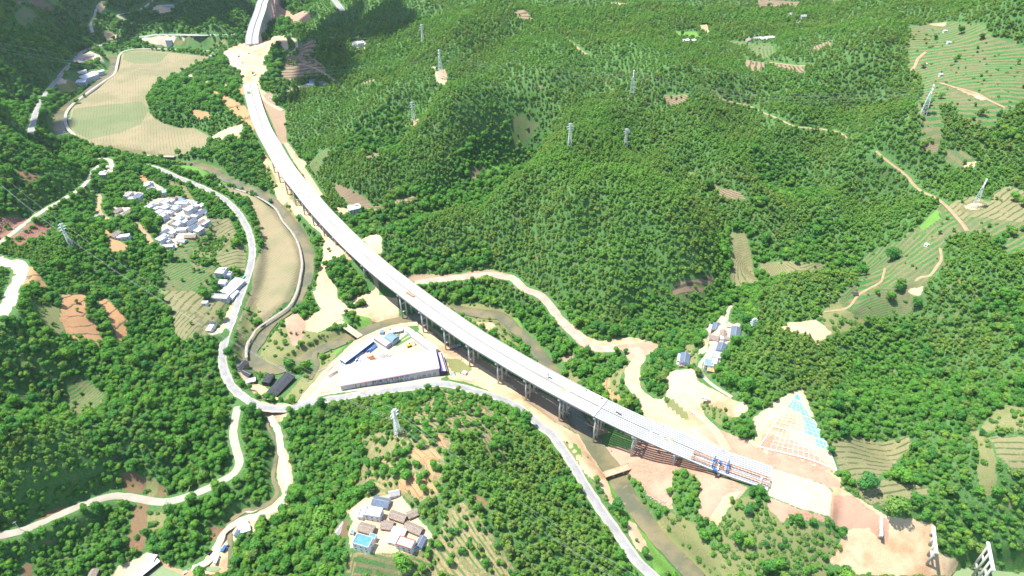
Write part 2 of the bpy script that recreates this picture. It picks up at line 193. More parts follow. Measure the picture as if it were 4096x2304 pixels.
# ------------------------------------------------------------------ land use: (kind, photo polygon, [row direction in degrees or None = along the contour, row spacing])
KINDS=['dry','brush','grass','orchard','tea','terr','brown','paddy','paddygreen','karst','redearth','orange','earth','sand','pink','yard','forest']
ZN=[('paddy',T(0,0,(1210,550),(1300,515),(1450,500),(2150,520),(2110,600),(1950,650),(1800,760),(1560,880),(1480,980),(1500,1130),(1560,1200),(1750,1280),(1950,1290),(2110,1370),(2110,1440))+T(0,1,(2060,40),(1900,100),(1750,112),(1500,102),(1200,85),(1000,60),(880,0))+T(0,0,(740,1340),(690,1240),(720,1090),(1000,880),(1150,750),(1200,640)),-66,5),
('paddygreen',T(0,0,(745,1090),(1100,1050),(1420,1020),(1500,1100),(1420,1250),(1200,1340),(900,1400),(760,1340),(700,1240)),-66,5),('paddygreen',T(0,0,(1260,520),(1700,530),(1600,640),(1350,640),(1230,600)),-66,5),('paddygreen',T(1,1,(160,1230),(330,1330),(360,1449),(200,1440)),60,4),
('paddy',T(0,1,(2050,370),(2420,465),(2560,520))+T(1,1,(180,650),(270,790),(400,960),(450,1130),(430,1350),(380,1440))+T(1,2,(330,100),(230,180),(100,290),(0,375))+T(0,2,(2540,460),(2440,500),(2390,440),(2480,250),(2550,60))+T(0,1,(2572,1300))+T(1,1,(90,1050),(30,850),(0,700))+T(0,1,(2500,560),(2300,480)),60,4),
('grass',T(0,1,(1680,215),(1960,210),(2150,290),(2120,370),(1980,340))),('grass',T(0,1,(2180,365),(2300,350),(2430,440),(2250,410))),
('grass',T(0,0,(1060,560),(1180,540),(1170,600),(1120,590))),('grass',T(0,0,(1000,640),(1120,630),(1080,730),(950,850),(860,900),(900,800))),
('grass',T(1,1,(400,930),(460,1000),(510,1180),(500,1330),(420,1449),(470,1200))),('grass',T(1,2,(380,60),(450,0),(400,150),(330,230),(210,320),(50,480),(0,530),(0,430),(200,280))),
('terr',T(0,1,(2100,750),(2300,740),(2390,900),(2330,1050),(2100,1200),(1990,1280),(1900,1210),(1940,1060),(1900,960),(2050,880)),70,6),
('tea',T(0,1,(1640,1200),(1900,1215),(2000,1280),(1950,1449),(1650,1449),(1640,1340)),62,4),('tea',T(0,1,(2000,1270),(2180,1230),(2170,1449),(1950,1449)),62,4),
('tea',T(0,1,(1720,1100),(1900,960),(2040,960),(1900,1180),(1780,1190)),35,7),
('tea',T(0,2,(1600,-10),(2180,-10),(2100,60),(1700,60)),62,4),
('brush',T(0,1,(1950,1080),(2100,960),(2320,960),(2250,1040),(2140,1180),(2040,1240),(1910,1210))),
('terr',T(0,1,(2180,1150),(2330,1070),(2480,1000),(2460,1270),(2200,1260)),40,8),
('terr',T(0,2,(1600,20),(2060,50),(2060,130),(2300,130),(2240,270),(2150,350),(2120,450),(1980,470),(1830,470),(1750,230),(1640,150)),80,9),
('terr',T(0,1,(1700,360),(1880,430),(1950,560),(1900,570),(1800,440),(1700,430)),30,9),
('yard',T(0,1,(1470,600),(1500,570),(1700,530),(1950,560),(2050,630),(2090,780),(2000,890),(1870,970),(1850,1000),(1700,1080),(1600,1020),(1600,900),(1660,770),(1580,690),(1480,660))),
('yard',T(0,1,(1250,480),(1440,490),(1450,580),(1260,590))),('yard',T(0,1,(1430,380),(1530,370),(1700,480),(1640,530),(1560,490),(1470,480))),
('yard',T(0,1,(1130,640),(1310,640),(1330,720),(1180,730))),('yard',T(0,1,(1060,200),(1150,240),(1160,310),(1070,300))),
('karst',T(0,1,(-60,760),(180,710),(290,740),(200,860),(40,930),(-60,960))),('karst',T(0,1,(110,960),(300,820),(480,830),(570,850),(480,1000),(340,980),(280,1030),(180,1040))),
('karst',T(0,1,(170,260),(400,330),(430,380),(250,400))),('orange',T(0,1,(240,1250),(340,1270),(420,1360),(480,1449),(230,1449)),80,40),
('orange',T(0,1,(1385,325),(1440,315),(1510,375),(1440,390)),20,50),('orange',T(0,1,(1040,840),(1090,870),(1150,960),(1280,1020),(1270,1050),(1180,1100),(1090,1070),(1110,980)),20,40),
('dry',T(0,0,(560,850),(700,820),(900,840),(800,920),(650,960))),
('brown',T(0,0,(120,0),(300,0),(280,50),(200,60)),None,3),('brown',T(0,0,(270,40),(330,0),(430,0),(570,80),(480,120),(400,110)),None,3),
('tea',T(0,0,(150,150),(260,60),(380,130),(360,200),(250,330)),None,3),
('yard',T(0,0,(690,650),(820,560),(900,510),(1040,580),(1010,610),(900,640),(750,700))),('yard',T(0,0,(560,840),(640,810),(690,830),(680,870),(570,895))),('yard',T(0,0,(860,850),(940,790),(1040,710),(960,700),(790,790))),
('yard',T(0,0,(1400,385),(1700,370),(1990,370),(2000,400),(1430,420))),('sand',T(0,0,(1020,330),(1080,310),(1220,360),(1090,410))),('sand',T(0,0,(960,30),(1060,0),(1080,40),(1000,190))),
('tea',T(0,0,(1440,430),(1860,430),(2050,420),(2040,460),(1480,460)),0,9),('terr',T(0,0,(2060,410),(2280,405),(2290,465),(2060,465)),60,6),('sand',T(0,0,(1540,70),(1640,50),(1760,70),(1760,110),(1560,140))),
('orange',T(0,0,(2000,920),(2180,920),(2300,990),(2470,1080),(2560,1200),(2560,1330),(2420,1200),(2300,1130),(2240,1020),(2080,950)),20,60),
('orange',T(0,0,(1900,1100),(2100,1130),(2130,1220),(1990,1200)),None,4),('orange',T(0,0,(1760,960),(1880,1000),(1800,1010)),None,4),('orange',T(0,0,(1960,770),(2010,760),(2010,810),(2280,840),(2270,860),(2100,830),(1990,820)),20,50),
('sand',T(0,0,(2120,1380),(2300,1290),(2440,1250),(2440,1400),(2250,1430))),
('sand',T(0,0,(2240,540),(2330,470),(2420,440),(2576,430))+T(1,0,(40,420),(170,370),(290,350),(330,480),(300,520),(240,430),(160,440),(130,530),(60,640),(150,640),(130,700),(60,780),(40,890),(110,930),(60,1000),(0,940))+T(0,0,(2440,840),(2420,760),(2330,700),(2260,560))),
('orange',T(0,0,(2380,920),(2440,860),(2470,980),(2420,960)),20,50),('yard',T(0,0,(2260,560),(2320,500),(2400,560),(2420,750),(2330,700))),
('earth',T(1,0,(30,950),(140,930),(200,980),(140,985),(290,1110),(300,1240),(310,1449),(240,1449),(120,1140))),('sand',T(1,1,(250,-60),(340,0),(430,130),(520,170),(480,210),(600,400),(660,530),(620,530),(430,260))),
('brown',T(1,0,(450,430),(600,400),(600,600),(700,680),(690,740),(540,780),(500,700),(400,640),(290,640),(300,560),(420,550)),None,4),('brown',T(1,0,(230,830),(290,650),(550,680),(500,770),(420,810)),None,5),
('pink',T(1,0,(100,-20),(330,-20),(230,60),(340,120),(560,160),(550,190),(430,230),(150,220))),('yard',T(1,0,(930,420),(1100,410),(1110,490),(1000,490))),('sand',T(1,0,(420,890),(500,840),(640,880),(780,850),(700,885),(500,900))),
('earth',T(1,0,(1050,830),(1190,795),(1195,815),(1080,840))),('sand',T(1,0,(1800,720),(1900,690),(1925,780),(1910,850),(1820,830))),('sand',T(1,0,(1550,1230),(1630,1190),(1650,1250),(1570,1275))),('sand',T(1,0,(1730,655),(1820,670),(1800,700))),
('terr',T(0,2,(1740,250),(1850,250),(1990,300),(1980,490),(1850,530),(1760,460)),78,5),
('sand',T(0,2,(2150,450),(2330,150),(2370,130),(2240,470)),),
('orange',T(0,2,(620,60),(860,40),(860,230),(880,260),(960,340),(1000,450),(1040,540),(1000,600),(850,610),(840,560),(730,510),(680,490),(600,300)),74,13),
('orange',T(0,2,(980,130),(1060,90),(1200,240),(1300,330),(1270,470),(1230,590),(1170,600),(1180,500),(1130,380),(1060,240)),74,13),
('tea',T(0,2,(620,1170),(700,900),(860,930),(1000,1000),(1080,1130),(980,1220),(850,1310),(760,1270)),55,3.2),('tea',T(0,2,(70,1130),(250,980),(290,1130),(120,1200)),50,3.2),('dry',T(0,2,(380,190),(590,170),(600,300),(680,500),(580,480),(420,350))),
('redearth',T(0,3,(1200,400),(1350,390),(1470,480),(1440,600),(1250,590))),('redearth',T(0,3,(1580,480),(1690,580),(1680,660),(1520,650))),('redearth',T(0,3,(340,760),(600,650),(660,700),(450,850),(350,880))),
('redearth',T(0,3,(1380,700),(1500,740),(1480,950),(1460,1180),(1280,1230),(1290,1050),(1340,850))),('redearth',T(0,3,(200,1310),(330,1330),(300,1449),(220,1449))),('dry',T(0,3,(1480,780),(1680,830),(1660,1000),(1480,1000))),('dry',T(0,3,(1440,420),(1600,480),(1580,660),(1480,640))),('redearth',T(0,3,(2080,930),(2240,930),(2200,1040),(2120,1100))),
('sand',T(0,3,(1120,1449),(1180,1360),(1300,1300),(1480,1215),(1620,1290),(1900,1420),(2000,1440),(2000,1560),(1100,1560))),('yard',T(0,3,(1200,1440),(1290,1330),(1480,1270),(1520,1300),(1430,1449))),('sand',T(0,3,(2080,1250),(2200,1040),(2250,950),(2360,920),(2576,860),(2576,1000),(2380,1060),(2320,1200),(2310,1300),(2240,1449),(1900,1449),(1880,1400),(2000,1370))),
('sand',T(1,3,(200,30),(290,150),(340,250),(350,330),(360,560),(300,720),(140,860),(0,920),(0,790),(150,700),(270,600),(215,500),(190,300))),
('sand',T(1,2,(60,1180),(420,1190),(260,1350),(190,1340),(80,1260))),
('orchard',T(1,3,(1040,80),(1150,20),(1400,0),(1560,-20),(1900,-40),(1960,100),(1900,350),(1850,640),(1600,720),(1450,610),(1250,640),(1000,660),(960,620),(1020,400),(1100,250)),-50,4.2),('orchard',T(1,3,(1930,760),(2100,700),(2350,1000),(2600,1400),(2600,1500),(1750,1500),(1700,1250),(1850,1000)),-55,4.2),('orchard',T(1,3,(940,1210),(1700,1190),(1750,1449),(900,1449)),-8,4),('orchard',T(1,2,(1860,1000),(2100,1080),(2576,1330),(2576,1449),(1700,1449),(1500,1330),(1550,1250)),-40,4.5),
('orchard',T(1,3,(1100,50),(1400,30),(1480,80),(1450,140),(1340,200),(1200,260),(1130,400),(1020,600),(960,640),(990,440),(1100,300),(1120,200),(1070,120)),None,1.6),
('orange',T(1,3,(1540,170),(1700,180),(1780,160),(1850,230),(1830,290),(1700,340),(1640,300),(1560,250)),-52,4.5),('orange',T(1,3,(1700,280),(1760,300),(1790,500),(1740,480)),-62,4.5),('orange',T(1,3,(1430,480),(1650,420),(1760,520),(1850,590),(1640,650),(1430,570)),-50,4.5),('orange',T(1,3,(1800,30),(1850,20),(1930,170),(1850,130)),-60,4),
('sand',T(1,3,(890,800),(1050,690),(1180,640),(1430,600),(1560,760),(1640,860),(1700,930),(1790,1080),(1720,1120),(1620,1180),(1550,1200),(1200,1210),(950,1150),(920,1000),(980,900))),
('redearth',T(1,3,(750,1010),(870,880),(940,900),(920,1050),(820,1040),(650,1150))),('tea',T(1,3,(1000,1220),(1300,1230),(1440,1260),(1420,1449),(1000,1449)),-10,4),
('orchard',T(1,3,(1990,780),(2100,810),(2350,1080),(2450,1300),(2576,1449),(2400,1449),(2150,1300),(2000,1100)),-58,3.2),('orchard',T(1,3,(2200,30),(2300,0),(2500,20),(2520,270),(2420,320),(2260,150)),-62,3.5),('redearth',T(1,3,(2200,600),(2330,700),(2330,800),(2200,700))),
('orchard',T(1,2,(1860,1340),(2080,1300),(2100,1449),(2000,1449)),-50,4),('orange',T(1,2,(2120,1110),(2200,1130),(2330,1230),(2300,1250)),-40,50),
# bridge bank and works ground
('sand',T(1,1,(60,60),(200,230),(330,420),(480,620),(640,780),(760,900),(900,1060),(1050,1200),(1220,1340),(1240,1449))+T(1,2,(1240,70),(1000,150),(820,250),(700,200),(600,30),(610,-100))+T(1,1,(680,1130),(660,900),(560,820),(450,700),(330,690),(230,590),(180,450),(110,300),(60,170))),
('sand',T(1,1,(1060,960),(1210,900),(1265,940),(1270,1110),(1180,1090))),('sand',T(1,1,(810,640),(920,650),(930,680),(830,730))),('yard',T(1,1,(915,610),(1070,600),(1080,660),(960,700))),
('sand',T(1,2,(1240,70),(1420,100),(1440,290),(1200,320),(1000,270),(850,340),(800,370),(620,450),(500,430),(490,320),(620,240),(700,180),(850,170),(1000,130))),
('dry',T(1,2,(230,390),(620,450),(900,420),(960,470),(700,590),(500,680),(400,730),(150,780),(40,650),(60,560))),('pink',T(1,2,(280,260),(420,260),(500,340),(490,450),(440,560),(370,590),(300,400))),
('dry',T(1,2,(1000,400),(1170,300),(1160,400),(1080,440))),('grass',T(1,2,(860,280),(1000,260),(1170,300),(1080,390),(980,430),(880,330))),
('yard',T(1,2,(1160,490),(1350,420),(1520,385),(1640,460),(1850,620),(1880,680),(1940,860),(1850,960),(860,1090),(560,1150),(400,1160),(600,930),(860,690),(1000,560))),
('dry',T(1,2,(600,650),(900,560),(850,640),(700,830),(600,930),(400,1150),(260,1140),(500,850),(620,770))),('grass',T(1,2,(760,640),(900,580),(840,660),(790,680))),
('sand',T(0,2,(2370,740),(2500,900),(2576,960))+T(1,2,(100,1000),(220,1060),(250,1130),(100,1150),(0,1100))+T(0,2,(2500,1010),(2400,880))),('dry',T(0,2,(2576,130),(2440,400),(2360,600),(2350,720),(2470,700),(2490,560),(2576,440))+T(1,2,(60,340),(30,200))),
('sand',T(1,2,(1640,350),(1900,560),(2150,700),(2576,980))+T(2,2,(0,960),(130,1150),(450,1370),(650,1449))+T(2,3,(700,0),(790,150),(880,330),(950,440),(1000,560),(1070,710),(990,750),(860,520),(740,430),(640,330),(560,200),(400,10))+T(2,2,(150,1230))+T(1,2,(2500,1120),(2330,1040),(2100,960),(1950,940),(1900,800),(1860,640),(1640,440))),
('grass',T(2,3,(580,120),(640,110),(720,200),(715,290),(650,240))),('dry',T(1,2,(1900,700),(2050,700),(2200,820),(2100,880),(1960,840))),
('earth',T(2,2,(0,880),(200,1000),(450,1120),(800,1300),(1000,1449),(700,1449),(450,1370),(130,1150),(0,960))),('earth',T(1,2,(1500,200),(2000,560),(2576,900),(2576,990),(2150,720),(1640,340))),
('dry',T(1,2,(1860,140),(2200,150),(2500,200),(2576,290),(2576,420),(2450,400),(2150,330),(2050,260))),('sand',T(1,2,(2150,340),(2380,350),(2480,440),(2400,500),(2250,400))),('dry',T(1,2,(2380,380),(2576,430),(2576,620),(2400,500))),('dry',T(2,2,(0,480),(120,600),(260,760),(0,610))),
('dry',T(2,2,(560,850),(640,850),(700,960),(600,930))),('grass',T(2,2,(0,280),(60,300),(110,400),(0,380))),
('earth',T(1,1,(1500,1310),(1750,1290),(2060,1290),(2150,1250),(2350,1230),(2576,1300),(2576,1340),(2350,1300),(1600,1390))),
('sand',T(2,2,(110,-20),(350,40),(430,180),(500,260),(640,380),(760,470),(900,520),(1200,490),(1380,530),(1200,570),(900,590),(740,540),(560,410),(430,280),(340,150))),
('pink',T(2,2,(620,500),(740,560),(950,590),(1200,560),(1390,530),(1490,570),(1420,640),(1300,680),(1290,760),(1180,740),(1100,620),(1000,640),(850,670),(760,640),(640,560))),
('earth',T(2,2,(500,700),(600,650),(640,720),(520,740))),('orange',T(2,2,(900,960),(980,900),(1100,1150),(1000,1130)),20,60),('dry',T(2,2,(1000,880),(1180,760),(1100,900),(1050,1100),(960,1000))),
('sand',T(2,2,(1140,820),(1290,750),(1290,1000),(1380,1090),(1540,1100),(1580,1000),(1540,870),(1640,830),(1830,815),(1870,950),(2080,1060),(2350,1170),(2370,1240),(2250,1310),(2140,1290),(2000,1220),(1920,1200),(2000,1400),(2150,1449))+T(2,3,(2300,60),(2480,100),(2576,150))+T(3,3,(600,400),(740,470),(700,600),(620,560),(0,340))+T(2,3,(2300,330),(1900,200),(1500,0))+T(2,2,(1300,1280),(1200,1050),(1130,980))),
('dry',T(2,2,(1720,560),(1830,560),(1870,700),(1850,780),(1760,800)),),('sand',T(2,2,(1900,510),(1990,500),(1960,640),(1870,700))),('yard',T(2,2,(1960,400),(2100,330),(2300,360),(2290,480),(2160,560),(2110,720),(2010,830),(1920,790),(1990,600),(1950,480))),('yard',T(2,2,(1660,700),(1740,640),(1800,660),(1760,790),(1650,760))),
('pink',T(2,2,(1850,1449),(2050,1390),(2200,1449))+T(2,3,(2400,120),(2576,240))+T(3,3,(0,200),(620,420),(800,600),(700,560),(640,560),(0,380))+T(2,3,(2576,370),(2150,190),(1950,80))),
('sand',T(3,2,(-10,1210),(180,1090),(250,1050),(350,1030),(440,1250),(500,1449))+T(3,3,(600,170),(690,390),(600,400),(0,190))+T(2,3,(2480,150))+T(2,2,(2390,1350))),
('yard',T(3,3,(20,370),(250,430),(540,530),(650,600),(630,870),(300,760),(0,640))),
('pink',T(3,3,(-10,640),(300,770),(630,880),(560,900),(200,850),(160,930),(0,760))),
('sand',T(3,3,(640,590),(720,560),(850,640),(950,690),(1000,730),(1200,850),(1690,930),(1700,1210),(1950,1290),(1850,1449),(1000,1449),(740,1400),(600,1300),(700,1180),(730,1080),(840,960),(620,880))),('pink',T(3,3,(660,640),(850,640),(1000,760),(1230,900),(1200,1130),(1000,960),(850,980),(650,900))),
('pink',T(2,3,(930,100),(1180,180),(1300,20),(1420,120),(1650,240),(2080,440),(2370,560),(2240,720),(2100,800),(2050,1000),(1980,900),(1880,850),(1880,700),(1880,500),(1700,360),(1620,440),(1600,600),(1680,780),(1580,780),(1500,720),(1350,600),(1250,450),(1120,400),(1000,260))),('sand',T(2,3,(2130,620),(2330,580),(2180,760),(2040,1000),(1990,860))),
('dry',T(2,3,(1400,880),(1580,800),(1800,900),(1990,1150),(2300,1350),(2450,1449),(2130,1449),(1850,1180),(1600,980))),('grass',T(2,3,(960,470),(1010,480),(1130,690),(1240,880),(1420,1110),(1620,1350),(1700,1449),(1450,1449),(1330,1180),(1150,990),(1130,880),(1060,760),(1000,640))),('grass',T(2,3,(1480,980),(1600,1000),(1850,1200),(2100,1449),(1900,1449),(1760,1280),(1620,1150))),
('dry',T(2,3,(2180,700),(2400,650),(2540,720),(2500,900),(2300,900))),('dry',T(2,3,(2100,950),(2300,980),(2450,1100),(2300,1300),(2100,1150))),('sand',T(2,3,(1160,870),(1250,900),(1350,1100),(1400,1300),(1250,1200),(1150,1000))),
# tea terraces and fields on the right
('tea',T(1,1,(530,190),(700,50),(750,60),(640,260),(600,300)),None,3.2),('brown',T(1,1,(770,390),(900,440),(1120,560),(1180,640),(1120,680),(950,600),(850,540)),None,2.5),('brown',T(1,1,(1130,650),(1400,560),(1620,530),(1560,590),(1340,640),(1200,700)),None,3),('brown',T(1,1,(1090,120),(1220,60),(1250,110),(1120,160)),None,4),('brown',T(1,1,(2140,280),(2300,230),(2250,330),(2130,380)),None,3),
('grass',T(1,1,(2350,200),(2576,100),(2576,160),(2400,260),(2300,300))),('tea',T(2,0,(0,1170),(90,1160),(280,1220),(150,1400),(60,1449),(0,1449)),None,3),('tea',T(2,1,(0,0),(60,0),(40,60),(0,90)),None,3),
('tea',T(3,0,(1400,280),(1700,220),(1900,230),(2150,260),(2250,380),(2576,480),(2700,700),(2576,1000),(2400,1130),(2320,1130),(2300,1240),(2250,1300),(2100,1260),(1900,1150),(1880,1060),(1700,1050),(1750,1250),(1740,1449),(1530,1420),(1560,1250),(1520,1200),(1480,1040),(1560,930),(1560,780),(1420,700),(1380,480),(1440,380)),-14,8.5),
('sand',T(3,0,(1700,835),(1900,870),(2150,930),(2210,1000),(2150,1010),(2000,940),(1800,860))),('sand',T(3,0,(1600,240),(1800,225),(1780,270),(1650,260))),
('brown',T(3,1,(1550,0),(1720,0),(1700,90),(1560,60)),None,3.5),('tea',T(3,1,(1800,60),(1950,70),(2100,180),(2060,250),(1850,210),(1760,150)),-60,9),('sand',T(3,1,(1980,200),(2100,180),(2060,250),(1950,240))),
('tea',T(3,1,(1700,610),(1800,610),(1900,700),(2000,890),(1780,970),(1750,1080),(1800,1200),(1620,1260),(1600,1400),(1590,1449),(1050,1449),(900,1440),(890,1290),(960,1220),(960,1100),(1200,1010),(1330,990),(1380,920),(1500,840),(1700,660)),28,6),
('terr',T(3,1,(1680,540),(1800,610),(2050,530),(2240,590),(2260,500),(2400,420),(2576,470),(2700,700),(2576,800),(2200,760),(1950,740),(1830,650)),25,7),('tea',T(3,1,(1900,730),(2200,750),(2600,800),(2700,1000),(2576,1120),(2400,1130),(2250,950),(2150,900),(2010,890)),25,7),('grass',T(3,1,(1500,860),(1700,660),(1740,760),(1560,890))),
('sand',T(3,1,(1960,640),(2050,600),(2150,600),(2150,650),(2050,670))),
('tea',T(3,2,(700,100),(760,20),(880,-20),(1560,-20),(1530,100),(1540,200),(1080,280),(980,330),(780,240)),None,3.2),('dry',T(3,2,(600,180),(700,110),(800,240),(980,330),(950,390),(700,460),(640,490),(500,290))),('sand',T(3,2,(110,420),(200,360),(350,340),(480,330),(640,450),(500,590),(420,480),(250,460))),
('sand',T(3,2,(1380,30),(1560,0),(1530,90),(1450,90))),
('terr',T(3,1,(0,1190),(150,1180),(350,1190),(590,1200),(500,1300),(300,1340),(0,1340)),None,3),('terr',T(2,1,(2190,900),(2340,900),(2380,1000),(2420,1200),(2480,1380),(2400,1449),(2180,1380),(2220,1200),(2180,1050)),None,3),('terr',T(2,1,(2480,1200),(2576,1200),(2576,1300),(2490,1280)),None,3),
('brown',T(2,1,(1640,1420),(1640,1400),(1850,1370),(2050,1330),(2000,1410),(1800,1449))+T(2,2,(1950,0),(1900,60),(1650,80),(1600,10)),20,6),('brown',T(2,1,(1950,390),(2100,460),(2300,500),(2380,590),(2250,560),(2110,560),(2050,460)),None,4),('dry',T(2,1,(1740,290),(1820,300),(1850,330),(1800,330))),
('brown',T(3,0,(0,640),(370,660),(350,750),(150,710)),None,4),('brown',T(3,0,(400,490),(650,400),(620,480),(450,510)),None,4),('brown',T(2,0,(2350,600),(2576,640),(2480,740),(2350,700)),None,4),('tea',T(2,0,(2360,430),(2576,430))+T(3,0,(100,530),(0,600))+T(2,0,(2400,560)),None,4),('brown',T(2,0,(0,110),(120,90),(220,210),(60,180)),None,4),('tea',T(2,0,(2140,405),(2340,415),(2350,450),(2200,450)),None,4),
('brown',T(2,0,(2450,0),(2576,0))+T(3,0,(330,20),(330,75),(0,90))+T(2,0,(2500,90)),None,5),('brown',T(3,0,(590,0),(740,0),(740,50),(640,40)),None,5),('brown',T(2,0,(1530,960),(1770,960),(1740,1060),(1550,1060)),None,4),('sand',T(2,0,(980,20),(1180,30),(1170,80),(1040,70))),('sand',T(2,0,(1460,340),(1550,310),(1570,360))),('sand',T(2,0,(1870,270),(1960,250),(1990,350),(1930,360))),('grass',T(2,0,(1500,310),(1850,320),(1900,400),(1700,400))),
('terr',T(3,3,(640,130),(900,60),(1400,40),(1460,150),(1300,270),(1290,390),(1130,420),(1100,480),(1300,500),(1600,560),(1600,640),(1420,700),(1120,740),(980,700),(900,620),(830,450),(720,400),(680,280)),6,5.5),('dry',T(3,3,(1990,-10),(2200,0),(2250,150),(2290,400),(2290,640),(2130,640),(2080,350),(2100,100))),('terr',T(3,3,(2230,60),(2576,50),(2650,400),(2480,400),(2300,260)),-20,5),('dry',T(3,2,(2100,1449),(2350,1180),(2576,1220),(2576,1449))),
('grass',T(3,3,(1000,1300),(300,1449),(0,1449),(0,1380),(200,1400))),
('pink',T(2,3,(2520,20),(2576,40))+T(3,3,(0,20),(230,80),(640,370),(560,370),(0,190))+T(2,3,(2500,150))),('dry',T(1,1,(230,600),(320,560),(430,760),(370,830),(300,720))),('dry',T(1,1,(110,180),(170,260),(230,420),(180,450),(110,300))),('dry',T(1,1,(330,430),(370,500),(440,600),(400,640),(330,540))),('forest',T(2,3,(1650,440),(1720,360),(1860,480),(1870,850),(1680,860),(1610,740),(1640,600))),('brush',T(2,2,(1540,1110),(1620,1120),(1760,1260),(1800,1370),(1700,1330),(1560,1200))),('brush',T(2,2,(1850,1130),(1940,1120),(2080,1190),(2200,1280),(2200,1400),(2060,1330))),
('brush',T(2,3,(2060,1010),(2200,770),(2400,640),(2540,700))+T(3,3,(0,760),(170,930),(560,950),(700,1080),(690,1230),(570,1310),(610,1500),(-100,1520))+T(2,3,(2300,1420),(2050,1180))),('brush',T(2,3,(1620,420),(1700,350),(1880,480),(1880,860),(1660,860),(1600,740),(1620,560))),('brush',T(2,3,(1460,940),(1620,960),(1900,1200),(2130,1449),(1980,1449),(1740,1230),(1560,1060))),('brush',T(2,3,(430,20),(560,120),(640,220),(740,430),(860,560),(990,700),(930,700),(760,470),(560,200))),
('forest',T(1,1,(720,1190),(790,1170),(1060,1200),(1180,1370),(1200,1449))+T(1,2,(1190,20),(950,130),(820,110),(810,0))+T(1,1,(700,1300))),
('forest',T(1,2,(850,270),(960,260),(1040,300),(980,400),(900,330))),('forest',T(1,2,(910,190),(1010,150),(1110,120),(1110,180),(950,210)))]
ZW=[]
for q in ZN:
    k=q[0]; W=hit(q[1]); ZW.append((k,W,q[2] if len(q)>2 else None,q[3] if len(q)>3 else 4))
def landuse(x,y,need_sd=True):
    """signed distance to every kind of ground, and the row phase"""
    n=len(x); sd={k:np.full(n,-12.0) for k in KINDS}; z=hz(x,y); row=z/1.2
    wob=vnoise(x,y,60,11)*9
    for k,W,ang,sp in ZW:
        lo=W.min(0)-12; hi=W.max(0)+12; m=np.nonzero((x>lo[0])&(x<hi[0])&(y>lo[1])&(y<hi[1]))[0]
        if len(m)==0: continue
        d=np.clip(sdist(W,x[m],y[m]),-12,12); sd[k][m]=np.maximum(sd[k][m],d)
        for kk in KINDS[KINDS.index(k)+1:]:            # a field drawn later wins over one underneath
            if kk!='forest': sd[kk][m]=np.where(d>0,np.minimum(sd[kk][m],-d),sd[kk][m])
        i=m[d>-3]
        if ang is None: row[i]=z[i]/(sp*.42)
        else:
            a=R(ang); row[i]=(-x[i]*math.sin(a)+y[i]*math.cos(a)+wob[i]*(.35 if k[:5]=='paddy' else 1))/sp
    return sd,row
RW=[]
for nm,P,wd,mt,zz in ROADS:
    P=[p for p in P]
    if zz is None:
        W=hit(P)
    else:
        L=np.r_[0,np.cumsum(np.hypot(*np.diff(np.array(P),axis=0).T))]; W=gp(P,zz[0]+(zz[1]-zz[0])*L/L[-1])
    W=resamp(W,4.0); W[:,2]=smooth(W[:,2],30); RW.append((nm,W,wd,mt))
# ridges and gullies of the wooded slopes, fading out towards roads, fields and the valley floor
am=np.clip((G-16)/40,0,1)
for nm,W,wd,mt in RW:
    for Q in chunks(W):
        s=window(Q,45); d,h=nearest(Q,GX[s],GY[s]); am[s]=np.minimum(am[s],np.clip((d-wd)/38,0,1))
for k,W,_a,_b in ZW:
    if k=='forest': continue
    s=window(W,30); d=-sdist(W,GX[s],GY[s]); am[s]=np.minimum(am[s],np.clip(d/30,.12,1))
G+=am*(vnoise(GX,GY,95,3)*32+vnoise(GX,GY,42,4)*13+vnoise(GX,GY,18,5)*3)
for nm,W,wd,mt in RW:
    carve(W,wd/2+3.5,12 if wd>6 else 5,-0.3); CLEAR.append((W,wd/2+(3.2 if wd>6 else 2)))
VW=[]
for nm,P,wd,zz in RIVERS:
    L=np.r_[0,np.cumsum(np.hypot(*np.diff(np.array(P),axis=0).T))]; W=gp(P,zz[0]+(zz[1]-zz[0])*L/L[-1]); W=resamp(W,5.0)
    carve(W,wd/2,9 if wd>6 else 4,-1.6); VW.append((nm,W,wd)); CLEAR.append((W,wd/2+2.5))
POND=[(T(0,3,(1480,1449),(1530,1370),(1600,1330),(1700,1380),(1800,1420),(1900,1500),(1700,1560),(1480,1540)),9.0),
 (T(0,3,(2050,1375),(2130,1350),(2215,1362),(2215,1385),(2160,1402),(2080,1398)),9.4),
 (T(3,3,(1840,1460),(1880,1400),(1980,1352),(2080,1350),(2330,1380),(2640,1400),(2640,1560),(1840,1560)),-5.5)]
for P,z in POND:
    Q=gp(P,z); s=window(Q,6); sd=sdist(Q,GX[s],GY[s]); t=np.clip((sd+4)/4,0,1); G[s]=G[s]*(1-t)+(z-1.2)*t
